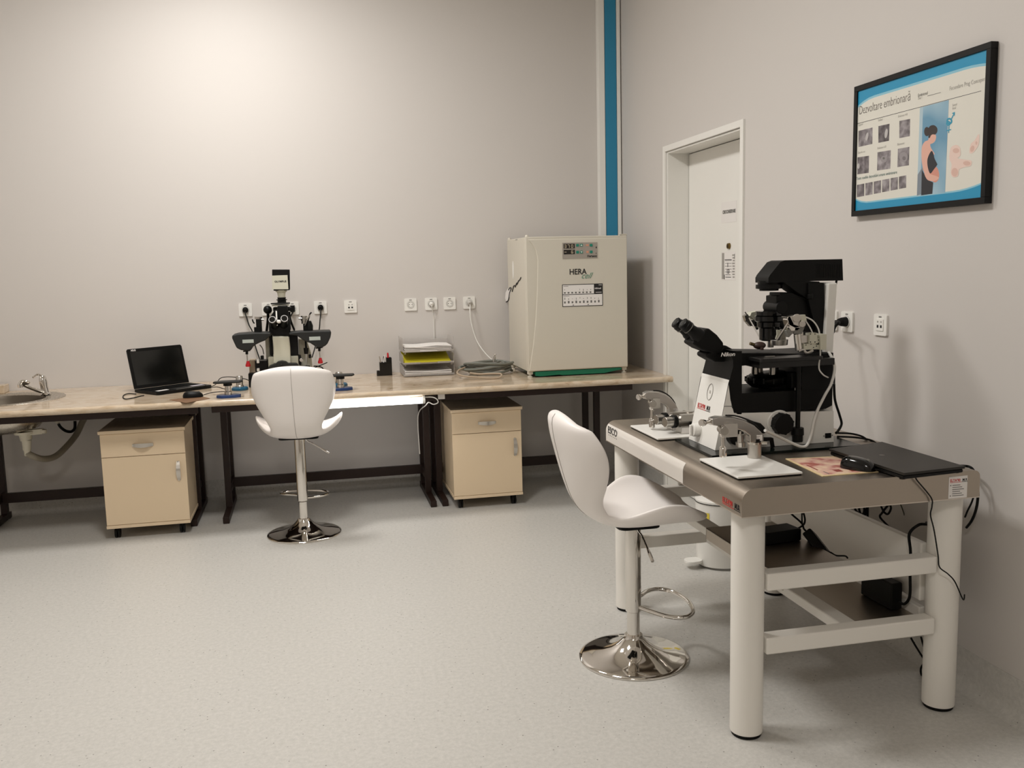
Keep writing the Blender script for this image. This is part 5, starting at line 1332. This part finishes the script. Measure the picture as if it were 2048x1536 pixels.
# lid: hinge direction and lean from the photo's upper corners
SH = .245; lean = math.radians(14)
up_ = V(0, 0, 1) * math.cos(lean) - fy * math.sin(lean)
Sx = lambda u, v, d=0: K_(u, 0.01, TOP + .022) + up_ * (v * SH) - fy.cross(ux).normalized() * 0 + (fy * math.cos(lean) + V(0, 0, math.sin(lean))) * d
lid = MB(M_blackP).prism([Sx(u, v, -.008) for u, v in ((0, 0), (1, 0), (1, .96), (.98, 1), (.02, 1), (0, .96))], (fy * math.cos(lean) + V(0, 0, math.sin(lean))) * .008).build('lid', t, bevel=.002)
MB(mat('screen_black', (14, 14, 12), .16)).prism([Sx(u, v, .0001) for u, v in ((.05, .08), (.95, .08), (.95, .92), (.05, .92))], (fy * math.cos(lean) + V(0, 0, math.sin(lean))) * .0006).build('screen', lid)
m = MB(M_paper); p_ = Sx(.07, .94, .0006); m.text('ASUS', .014, p_, ux, up_, bold=.0003, ex=.0002); m.build('nameplate', lid)
cord('laptop_cable', [on(px, py, TOP + .0032) for px, py in ((272, 788), (258, 787), (248, 790), (246, 795), (252, 798), (266, 796), (282, 792), (288, 791))], .0028, M_rubber, 'black cable looping at the left end of the open laptop', 'cable')
for k, pts in enumerate(([(419, 776, 5.66), (434, 774, 5.7), (450, 778, 5.68), (458, 777, 5.65)], [(410, 771, 5.75), (422, 773, 5.75), (432, 768, 5.76), (440, 757, 5.78), (452, 754, 5.80), (470, 754.5, 5.8), (490, 758, 5.75), (505, 764, 5.7)], [(407, 790, 5.5), (420, 786, 5.5), (435, 784, 5.52), (450, 783, 5.55)])):
    cord('joystick_cable', [at(*p) if at(*p).z > TOP + .003 else on(p[0], p[1], TOP + .003) for p in pts], .0024, M_rubber, ['short black cable from the open laptop towards the blue joystick base', 'black cable arching above the blue joystick base beside the open laptop', 'thin cord running from the matt black mouse to the blue joystick base'][k], 'cable')
pd = [on(339, 800, TOP + .001), on(372, 806, TOP + .001), on(420, 797, TOP + .001), on(398, 792, TOP + .001)]
m = MB(M_wood).prism([V(p.x, p.y, TOP) for p in pd], (0, 0, .002)); tag(m.build('mouse_mat', base=tuple(pd[0])), 'brown mat under the matt black mouse by the open laptop', 'mouse mat')
mc = on(386, 791, TOP + .012)
mouse((mc.x, mc.y), math.radians(8), .112, .06, .034, M_blackP, 'matt black mouse in front of the open laptop on the worktop', TOP + .0021)

# ================================================================== BLUE JOYSTICK BASES
def remote(px, py, col, teal, handle, label, Yh=None):
    c = on(px, py, TOP)
    t = thing('remote_joystick', (c.x, c.y, TOP), label, 'joystick', 'blue based joysticks on the worktop')
    r = .048 if teal else .055
    if teal: MB(col).lathe([(0, 0), (r, 0), (r + .002, .004), (r, .014), (r - .008, .020), (0, .020)], c, n=44).build('base', t, angle=40)
    else: MB(col).prism([V(c.x + a, c.y + b_, TOP) for a, b_ in ((-.064, -.012), (-.064, .02), (-.035, .045), (.045, .045), (.068, .02), (.068, -.012), (.035, -.035), (-.035, -.035))], (0, 0, .016)).build('base', t, bevel=.003)
    MB(M_alu).lathe([(0, .0), (.020, .0), (.020, .018), (.0165, .022), (.0165, .052), (.0, .052)] if handle else [(0, 0), (.024, 0), (.024, .006), (.020, .010), (.020, .062), (.017, .066), (0, .066)], V(c.x, c.y, TOP + (.016 if handle else .0201)), n=28).build('pillar', t, angle=40)
    if handle:
        z = TOP + .068
        MB(M_blackP).cyl((c.x, c.y, z - .0), (c.x, c.y, z + .016), .024, n=28).build('collar', t)
        MB(M_dgrey).prism([V(c.x + a, c.y + b_, z + .016) for a, b_ in ((-.078, -.02), (-.05, -.04), (.07, -.035), (.082, .0), (.08, .035), (-.03, .04), (-.075, .01))], (0, 0, .011)).build('hand_plate', t, bevel=.004)
    return t
remote(457, 795, M_blue, False, True, 'blue joystick base with black hand plate, front one left of the white stool')
remote(480, 780, M_tealm, True, False, 'round teal joystick base with silver knob, left of the white stool')
remote(682, 780.5, M_blue, False, True, 'blue joystick base with black hand plate, right of the white stool')
remote(679, 772, M_tealm, True, False, 'round teal joystick base with silver knob, right of the white stool')

# ================================================================== PEN HOLDER, TRAYS, HOSE
c = on(770, 744, TOP); px_, py_ = c.x, 6.10
c = at(770, 744, py_)
t = thing('pen_holder', (c.x, py_, TOP), 'black desk pen holder with pens, beside the letter trays', 'pen holder')
hx = c.x
def tubebox(m, x0, x1, y0, y1, z0, z1, w_=.002):
    m.box(x0, x0 + w_, y0, y1, z0, z1).box(x1 - w_, x1, y0, y1, z0, z1).box(x0 + w_, x1 - w_, y0, y0 + w_, z0, z1).box(x0 + w_, x1 - w_, y1 - w_, y1, z0, z1).box(x0 + w_, x1 - w_, y0 + w_, y1 - w_, z0, z0 + w_)
m = MB(M_blackG); tubebox(m, hx - .036, hx + .008, py_ - .03, py_ + .02, TOP, TOP + .088); m.build('front_cup', t)
m = MB(M_blackG); tubebox(m, hx + .0085, hx + .045, py_ - .03, py_ + .02, TOP, TOP + .118); m.build('tall_cup', t)
m = MB(M_blackG); tubebox(m, hx - .056, hx - .0365, py_ - .03, py_ + .02, TOP, TOP + .032); m.build('clip_cup', t)
def pen(x0, y0, x1, y1, zb, zt_, r, m1, m2, label):
    t = thing('pen', (x0, y0, zb), label, 'pen', 'pens in the black pen holder')
    a = V(x0, y0, zb); b_ = V(x1, y1, zt_); d = (b_ - a)
    MB(m1).cyl(a, a + d * .72, r, r, n=14).build('barrel', t); MB(m2).cyl(a + d * .72, b_, r * 1.05, r * .8, n=14).bar(a + d * .74 + V(0, -r, 0), a + d * .97 + V(0, -r, 0), .003, .002).build('cap', t)
pen(hx - .012, py_ - .01, hx - .034, py_ - .012, TOP + .004, TOP + .13, .0042, M_handle, M_handle, 'silver pen leaning left in the black pen holder')
pen(hx - .02, py_ - .005, hx + .002, py_ - .016, TOP + .004, TOP + .135, .004, M_whiteP, M_paper, 'white pen in the middle of the black pen holder')
pen(hx + .028, py_ - .01, hx + .022, py_ - .012, TOP + .004, TOP + .15, .0065, M_redP, M_redP, 'red pen standing in the taller cup of the pen holder')
pen(hx - .006, py_ + .008, hx - .004, py_ + .01, TOP + .004, TOP + .125, .004, M_paper, M_dgrey, 'pale pen with grey cap at the back of the pen holder')
# letter trays
TL = at(808, 748, 5.93).x; TR_ = at(909, 744, 5.93).x
x0t, x1t, y0t, y1t = TL, TR_, 5.93, 6.20
t = thing('letter_tray', ((x0t + x1t) / 2, 6.05, TOP), 'stack of translucent letter trays on the worktop against the back wall', 'letter tray')
lv = [TOP + .0, TOP + .078, TOP + .156]
for k, z in enumerate(lv):
    m = MB(M_acr); h = .066
    m.box(x0t, x1t, y0t, y1t, z + .003, z + .006).box(x0t - .002, x0t + .001, y0t + .01, y1t, z + .006, z + h + (.03 if k == 2 else 0)).box(x1t - .001, x1t + .002, y0t + .01, y1t, z + .006, z + h + (.03 if k == 2 else 0)).box(x0t, x1t, y1t - .003, y1t, z + .006, z + h)
    m.box(x0t, x0t + .11, y0t, y0t + .003, z + .006, z + .016).box(x1t - .11, x1t, y0t, y0t + .003, z + .006, z + .016)
    for xx_ in (x0t + .01, x1t - .02):
        for yy_ in (y0t + .02, y1t - .03): m.box(xx_, xx_ + .01, yy_, yy_ + .01, z + (0 if k == 0 else -.010), z + .003)
    m.build('tray', t, bevel=.0008)
def sheets(z0, n_, m_, label, lift=.0, name='paper_stack', x0=x0t + .006, x1=x1t - .008):
    mm_ = MB(m_); rr = random.Random(int(z0 * 1e4))
    for k in range(n_):
        dx_, dy_ = rr.uniform(-.004, .004), rr.uniform(0, .01)
        z = z0 + k * .0032
        vs = []; K2 = 12
        for i in range(K2 + 1):
            u = i / K2; zz_ = z + (lift * math.sin(u * 7 + k) * .5 + lift * .5) * (k + 1) / n_
            vs += [V(x0 + dx_ + .004 + (x1 - x0 - .012) * u, y0t + .004 + dy_, zz_), V(x0 + dx_ + .004 + (x1 - x0 - .012) * u, y1t - .02, zz_), V(x0 + dx_ + .004 + (x1 - x0 - .012) * u, y0t + .004 + dy_, zz_ + .0026), V(x0 + dx_ + .004 + (x1 - x0 - .012) * u, y1t - .02, zz_ + .0026)]
        fs = []
        for i in range(K2):
            a = i * 4; b_ = a + 4; fs += [(a, b_, b_ + 1, a + 1), (a + 2, a + 3, b_ + 3, b_ + 2), (a, a + 2, b_ + 2, b_), (a + 1, b_ + 1, b_ + 3, a + 3)]
        fs += [(0, 1, 3, 2), (K2 * 4, K2 * 4 + 2, K2 * 4 + 3, K2 * 4 + 1)]
        mm_.add(vs, fs)
    return tag(mm_.build(name, base=((x0t + x1t) / 2, 6.05, z0)), label, 'paper', 'papers in the letter trays')
sheets(lv[0] + .0065, 8, M_paper, 'stack of white papers in the bottom letter tray', .004)
sheets(lv[1] + .0065, 2, mat('beige_folder', (206, 194, 172), .6), 'beige sheet under the yellow folder in the middle letter tray', .002, 'folder')
# yellow folder standing open
yf0 = lv[1] + .0135
m = MB(M_yellow).box(x0t + .008, x1t - .02, y0t + .004, y1t - .02, yf0, yf0 + .002)
m.prism([V(x0t + .008, y0t + .02, yf0 + .003), V(x0t + .008, y1t - .02, yf0 + .055), V(x0t + .008, y1t - .02, yf0 + .057), V(x0t + .008, y0t + .02, yf0 + .005)], (x1t - x0t - .03, 0, 0))
tag(m.build('folder', base=((x0t + x1t) / 2, 6.05, yf0)), 'bright yellow folder in the middle letter tray', 'folder', 'papers in the letter trays')
sheets(lv[2] + .0065, 10, M_paper, 'thick pile of white papers in the top letter tray', .006)
# coiled grey hose
hc = V(on(975, 745, TOP + .02).x + .02, 5.90, TOP)
hc.x = at(975, 742, 5.90).x
pts = []
for k in range(5 * 14):
    a = 2 * PI * k / 14; lap = k / 14
    rx = .155 - .016 * math.sin(lap * 2.3) + .014 * math.cos(lap * 5); ry = .105 - .018 * math.cos(lap * 3.1)
    pts.append(V(hc.x + .01 * math.sin(lap * 2) + rx * math.cos(a), hc.y + .008 * math.cos(lap * 1.7) + ry * math.sin(a), TOP + .012 + .0135 * lap + .007 * math.sin(a * 2 + lap * 1.3)))
pts += [at(1010, 728, 5.86), at(1003, 722, 5.88), at(995, 724, 5.93)]
t = thing('hose_coil', (hc.x, hc.y, TOP), 'coil of grey hose with a metal fitting, between the letter trays and the incubator', 'hose')
MB(M_hose).tube(pts, .0085, n=10, sub=3).build('coiled_hose', t)
MB(M_chrome).cyl(at(988, 723, 5.93), at(989.5, 713, 5.93), .0085, n=18).cyl(at(989.5, 714, 5.93), at(990.5, 708, 5.93), .0045, n=14).ball(at(990.6, 709, 5.93), .006).build('fitting', t)
cord('beige_cable', [at(930, 735, 5.86), at(918, 740, 5.80), at(915, 747, 5.72), at(928, 752, 5.66), at(960, 755, 5.62), at(985, 756.5, 5.60), at(1000, 754.5, 5.60), at(1002, 748, 5.64), at(985, 747, 5.68), at(960, 748, 5.72), at(940, 746, 5.76)], .0055, M_cable, 'beige cable loop lying in front of the coiled grey hose', 'cable')
# plugs and white cords in the wall sockets
def plug(px, m_, r, label, path=None, cm=None, cr=.003, down=True):
    s = SOCKP[px]; x, y, z = s.x, YB, s.z
    t = thing('power_plug', (x, YB - .0112, z), label, 'plug', 'plugs in the back wall sockets')
    MB(m_).cyl((x, y - .0108, z), (x, y - .034, z), r, r * .9, n=28).cyl((x, y - .034, z), (x, y - .042, z - .004), r * .85, r * .5, n=24).build('plug_body', t, bevel=.002)
    if path: MB(cm).tube([V(x, y - .036, z - .004), V(x, y - .04, z - .025)] + path, cr, n=8).build('cord', t)
plug(862, M_whiteP, .0165, 'white plug with a thin white cable dropping behind the letter trays', [V(SOCKP[862].x + .012, YB - .012, 1.15), V(SOCKP[862].x + .012, YB - .010, .98), V(SOCKP[862].x + .0, YB - .010, .9)], M_whiteP, .0026)
plug(938, mat('clear_grey_plug', (196, 192, 186), .3), .0185, 'pale grey plug with a white cable curving to the grey hose', [at(940, 625, 6.18), at(943, 648, 6.17), at(953, 680, 6.14), at(967, 702, 6.08), at(985, 720, 6.02), at(1005, 730, 5.98), at(1015, 731, 5.97)], M_whiteP, .0032)
plug(491, M_rubber, .0195, 'black plug in the leftmost socket on the back wall', [at(493, 634, 6.19), at(498, 650, 6.19), at(505, 664, 6.19), at(510, 690, 6.19), at(520, 720, 6.17)], M_dgrey, .004)
plug(641, M_rubber, .0195, 'black plug in the socket left of the twin data outlet', [at(640, 640, 6.19), at(638, 662, 6.19), at(630, 695, 6.17), at(624, 715, 6.15)], M_dgrey, .004)
plug(537, M_rubber, .0195, 'black plug behind the left side of the bench microscope head', [at(536, 634, 6.19), at(535, 655, 6.19), at(532, 672, 6.19)], M_rubber, .0055)
plug(585, M_rubber, .0165, 'black plug behind the right side of the bench microscope head', [at(580, 636, 6.19), at(584, 648, 6.19), at(589, 662, 6.19)], M_rubber, .0045)

# ================================================================== BENCH MICROSCOPE
Y5 = 5.80
C = lambda u, v, Y=Y5: at(420 + u / 5.485, 520 + v / 5.485, Y)
mx_ = C(790, 1000).x
t = thing('bench_microscope', (mx_, Y5 + .05, TOP), 'beige and black bench microscope with camera and two side wings, behind the white stool', 'microscope')
def cbox(m, u0, v0, u1, v1, Y0, Y1_, m_=None):
    if m_: m.m(m_)
    a = C(u0, v0, Y0); b_ = C(u1, v1, Y0); return m.box(a.x, b_.x, Y0, Y1_, min(a.z, b_.z), max(a.z, b_.z))
def cpr(m, pts, Y0, d, m_=None):
    if m_: m.m(m_)
    return m.prism([C(u, v, Y0) for u, v in pts], (0, d, 0))
# base and central column
m = MB(M_beigeM)
zb_ = C(790, 1230).z
cbox(m, 635, 1065, 968, 1400, 5.78, 6.00); m.v = []; m.f = []; m.mi = []
a = C(635, 1065, 5.78); b_ = C(968, 1065, 5.78); m.box(a.x, b_.x, 5.78, 6.02, TOP, a.z)
m.build('base', t, bevel=.006, seg=3)
m = MB(M_beigeM); cpr(m, [(682, 838), (868, 838), (880, 960), (888, 1140), (695, 1140), (695, 960)], 5.74, .16); m.build('front_column', t, bevel=.008, seg=3)
m = MB(M_dgrey); cpr(m, [(636, 1232), (638, 1180), (655, 1160), (720, 1138), (745, 1115), (790, 1106), (835, 1115), (855, 1132), (950, 1134), (968, 1150), (974, 1232), (974, 1330), (636, 1330)], 5.70, .05); m.cyl(C(785, 1150, 5.70), C(785, 1150, 5.693), .006); m.build('front_cover', t, bevel=.004)
m = MB(M_beigeM); cbox(m, 600, 800, 662, 1090, 5.86, 5.98); cbox(m, 968, 870, 1060, 1230, 5.86, 5.99); cpr(m, [(1060, 880), (1110, 1030), (1130, 1230), (1060, 1230)], 5.86, .1)
m.build('side_support', t, bevel=.004)
m = MB(M_blackP); cbox(m, 650, 830, 692, 1050, 5.80, 5.92); m.build('stage_block', t, bevel=.004); m = MB(M_blackP); cbox(m, 862, 815, 972, 1045, 5.80, 5.92); m.build('stage_block', t, bevel=.004)
m = MB(M_blackP); cbox(m, 495, 1110, 636, 1232, 5.80, 5.92); m.build('drive_motor', t, bevel=.003); m = MB(M_blackP); cbox(m, 968, 1050, 1002, 1150, 5.80, 5.9); cbox(m, 975, 1175, 1100, 1235, 5.78, 5.9); cbox(m, 552, 1052, 590, 1092, 5.76, 5.80); cbox(m, 1080, 1040, 1112, 1076, 5.80, 5.84)
m.m(M_alu).cyl(C(1002, 1098, 5.77), C(1002, 1098, 5.80), .012); m.m(M_whiteP); cbox(m, 510, 1090, 542, 1132, 5.77, 5.80); cbox(m, 512, 1190, 545, 1222, 5.77, 5.80)
m.build('drive_motor', t, bevel=.003)
m = MB(mat('tan_panel', (190, 172, 148), .5)); cbox(m, 425, 1105, 500, 1235, 5.86, 5.98, None); m.build('side_box', t, bevel=.002)
m = MB(M_blackP); a = C(425, 1235, 5.86); b_ = C(1130, 1235, 5.86); m.box(a.x, b_.x, 5.80, 6.05, TOP, a.z); m.build('base_plate', t, bevel=.004)
# head, camera
m = MB(M_blackP)
cpr(m, [(742, 500), (848, 500), (855, 560), (880, 680), (885, 760), (870, 830), (650, 830), (645, 700), (650, 640), (700, 560), (735, 540)], 5.76, .12)
cbox(m, 690, 520, 900, 560, 5.80, 5.86)
m.build('head', t, bevel=.006, seg=3)
hd = [o for o in t.children if o.name.startswith('head')][0]
MB(M_blackP).ball(C(632, 545, 5.82), .026).tube([C(632, 560, 5.82), C(636, 620, 5.84), C(630, 700, 5.88), C(620, 790, 5.9)], .008).build('left_knob', hd)
MB(M_blackP).box(C(880, 535, 5.82).x, C(930, 535, 5.82).x, 5.82, 5.86, C(905, 570, 5.82).z, C(905, 500, 5.82).z).tube([C(870, 570, 5.82), C(878, 640, 5.84), C(905, 720, 5.88), C(925, 765, 5.9)], .007).build('right_knob', hd, bevel=.002)
for u, v in ((682, 652), (816, 640)):
    c = C(u, v, 5.68)
    ax = (V(.012 if u < 750 else -.01, .09, -.045)).normalized()
    m = MB(M_blackP).lathe([(0, .006), (.018, .006), (.0225, .01), (.0225, .04), (.025, .05), (.026, .095), (0, .095)], c, ax, n=28).m(mat('silver_ring', (150, 148, 146), .35, .6)).lathe([(.0185, 0), (.0215, 0), (.0225, .005), (.0225, .009), (.0185, .009)], c, ax, n=28).m(M_blackG).cyl(c - ax * .0006, c + ax * .007, .0175, n=24)
    m.build('eyepiece', hd, angle=35)
cpr_ = MB(M_whiteP).ball(C(755, 675, 5.70), .014, 1, .5, .8).bar(C(727, 560, 5.74), C(735, 720, 5.72), .008, .008); cpr_.build('spring_arm', hd)
m = MB(M_dgrey).lathe([(0, -.004), (.058, -.004), (.058, .004), (.0, .005)], C(772, 476, 5.82), n=40).m(M_beigeM).lathe([(0, -.012), (.052, -.012), (.052, -.0045), (0, -.0045)], C(772, 482, 5.82), n=40); m.build('head_disc', hd, angle=30)
zz = lambda v: C(790, v, 5.82).z; ccx = C(785, 400, 5.82).x
MB(M_blackP).lathe([(0, zz(470)), (.026, zz(470)), (.026, zz(444)), (.024, zz(442)), (.032, zz(440)), (.032, zz(432)), (.024, zz(430)), (.026, zz(410)), (0, zz(408))], (ccx, 5.82, 0), n=32).build('camera_ring', hd, angle=35)
MB(M_beigeM).lathe([(0, zz(412)), (.022, zz(412)), (.023, zz(380)), (.027, zz(352)), (.034, zz(348)), (.034, zz(330)), (0, zz(328))], (ccx, 5.82, 0), n=32).build('camera_neck', hd, angle=35)
m = MB(M_beigeM); cpr(m, [(680, 172), (848, 166), (860, 322), (682, 322)], 5.77, .06); m.m(M_ink).text('OLYMPUS', .0145, C(708, 246, 5.769) , (1, 0, 0), (0, 0, 1), bold=.0004, ex=.0003, sx=1.1)
m.build('camera', t, bevel=.001)
m = MB(M_blackP); cpr(m, [(681, 104), (874, 104), (878, 322), (860, 326), (850, 172), (681, 172)], 5.83, .03); cpr(m, [(696, 322), (876, 322), (872, 332), (698, 338)], 5.79, .06); m.build('camera_heat_sink', t, bevel=.002)
# wings with hanging red-tipped joysticks
wl = [(240, 828), (300, 812), (500, 797), (670, 797), (668, 830), (640, 850), (608, 882), (550, 905), (500, 930), (462, 960), (456, 985), (428, 1000), (340, 990), (292, 968), (262, 905), (242, 860)]
wr_ = [(862, 798), (1000, 785), (1326, 778), (1330, 800), (1322, 850), (1290, 918), (1268, 940), (1240, 955), (1172, 960), (1130, 932), (1100, 912), (1060, 900), (1010, 872), (952, 830), (868, 822)]
for pts, lab, nm, jx_, lbx in ((wl, 'left', 0, 400, (355, 875, 480, 908)), (wr_, 'right', 1, 1208, (1088, 843, 1212, 878))):
    m = MB(M_dgrey); cpr(m, pts, 5.70, .15); w_ = m.build('wing', t, bevel=.008, seg=3)
    m = MB(mat('pale_label', (176, 184, 178), .5)); cbox(m, *lbx, 5.6988, 5.6999); m.build('wing_label', w_)
    v0 = 990 if nm == 0 else 955
    dj = (12, 0)[nm]
    m = MB(M_blackP).cyl(C(jx_ - 10 + dj, v0, 5.76), C(jx_ - 8 + dj, v0 + 12, 5.76), .022).cyl(C(jx_ - 8 + dj, v0 + 5, 5.76), C(jx_ - 8 + dj, v0 + 45, 5.76), .008)
    m.m(M_alu).cyl(C(jx_ - 8 + dj, v0 + 40, 5.76), C(jx_ + dj, v0 + 130, 5.76), .0035)
    m.m(M_redP).lathe([(0, 0), (.008, 0), (.010, -.01), (.0155, -.026), (.014, -.034), (0, -.036)], C(jx_ + (2 if nm else 4) + dj, v0 + 118, 5.76), (.03, 0, 1), n=20)
    m.build('joystick', w_)
# motor posts on the wings
m = MB(M_blackP); cbox(m, 502, 650, 570, 790, 5.78, 5.83); cbox(m, 482, 740, 550, 795, 5.76, 5.80); m.tube([C(490, 690, 5.79), C(480, 690, 5.79), C(468, 665, 5.79), C(465, 650, 5.79)], .004)
m.m(M_alu).cyl(C(530, 648, 5.80), C(530, 622, 5.80), .023, n=28).cyl(C(505, 650, 5.79), C(590, 655, 5.79), .006); m.build('left_manipulator', t, bevel=.002)
m = MB(M_blackP); cbox(m, 1020, 700, 1072, 775, 5.78, 5.83); m.lathe([(.022, 0), (.024, .03), (.014, .06), (0, .062)], C(1090, 775, 5.8), n=24).tube([C(1060, 730, 5.78), C(1080, 650, 5.78), C(1098, 590, 5.78), C(1116, 576, 5.78)], .0045)
m.m(M_alu).cyl(C(1032, 668, 5.80), C(1032, 612, 5.80), .020, n=28).cyl(C(972, 642, 5.79), C(1060, 640, 5.79), .006).cyl(C(1032, 700, 5.80), C(1032, 668, 5.80), .016).tube([C(1040, 720, 5.77), C(1075, 640, 5.77), C(1098, 600, 5.77)], .003); m.build('right_manipulator', t, bevel=.002)
m = MB(M_blackP).tube([C(1055, 975, 5.8), C(1048, 880, 5.8)], .006, smooth=False).build('probe_rod', t)
MB(M_blackP).cyl(C(1055, 1030, 5.8), C(1055, 965, 5.8), .012, .016, n=20).build('probe_head', t)
cord('microscope_cable', [C(1140, 1165, 5.85), C(1180, 1165, 5.8), C(1230, 1180, 5.76), C(1243, 1215, 5.74), C(1240, 1260, 5.72)], .0035, M_rubber, 'black cable looping beside the right foot of the bench microscope', 'cable')
cord('microscope_cable', [C(1150, 1180, 5.88), C(1200, 1160, 5.84), C(1285, 1125, 5.8)], .003, M_rubber, 'short black cable sticking out to the right of the bench microscope', 'cable')
cord('microscope_cable', [C(545, 930, 5.88), C(575, 970, 5.88), C(590, 1035, 5.88)], .003, M_grey, 'grey cable beside the left support of the bench microscope', 'cable')
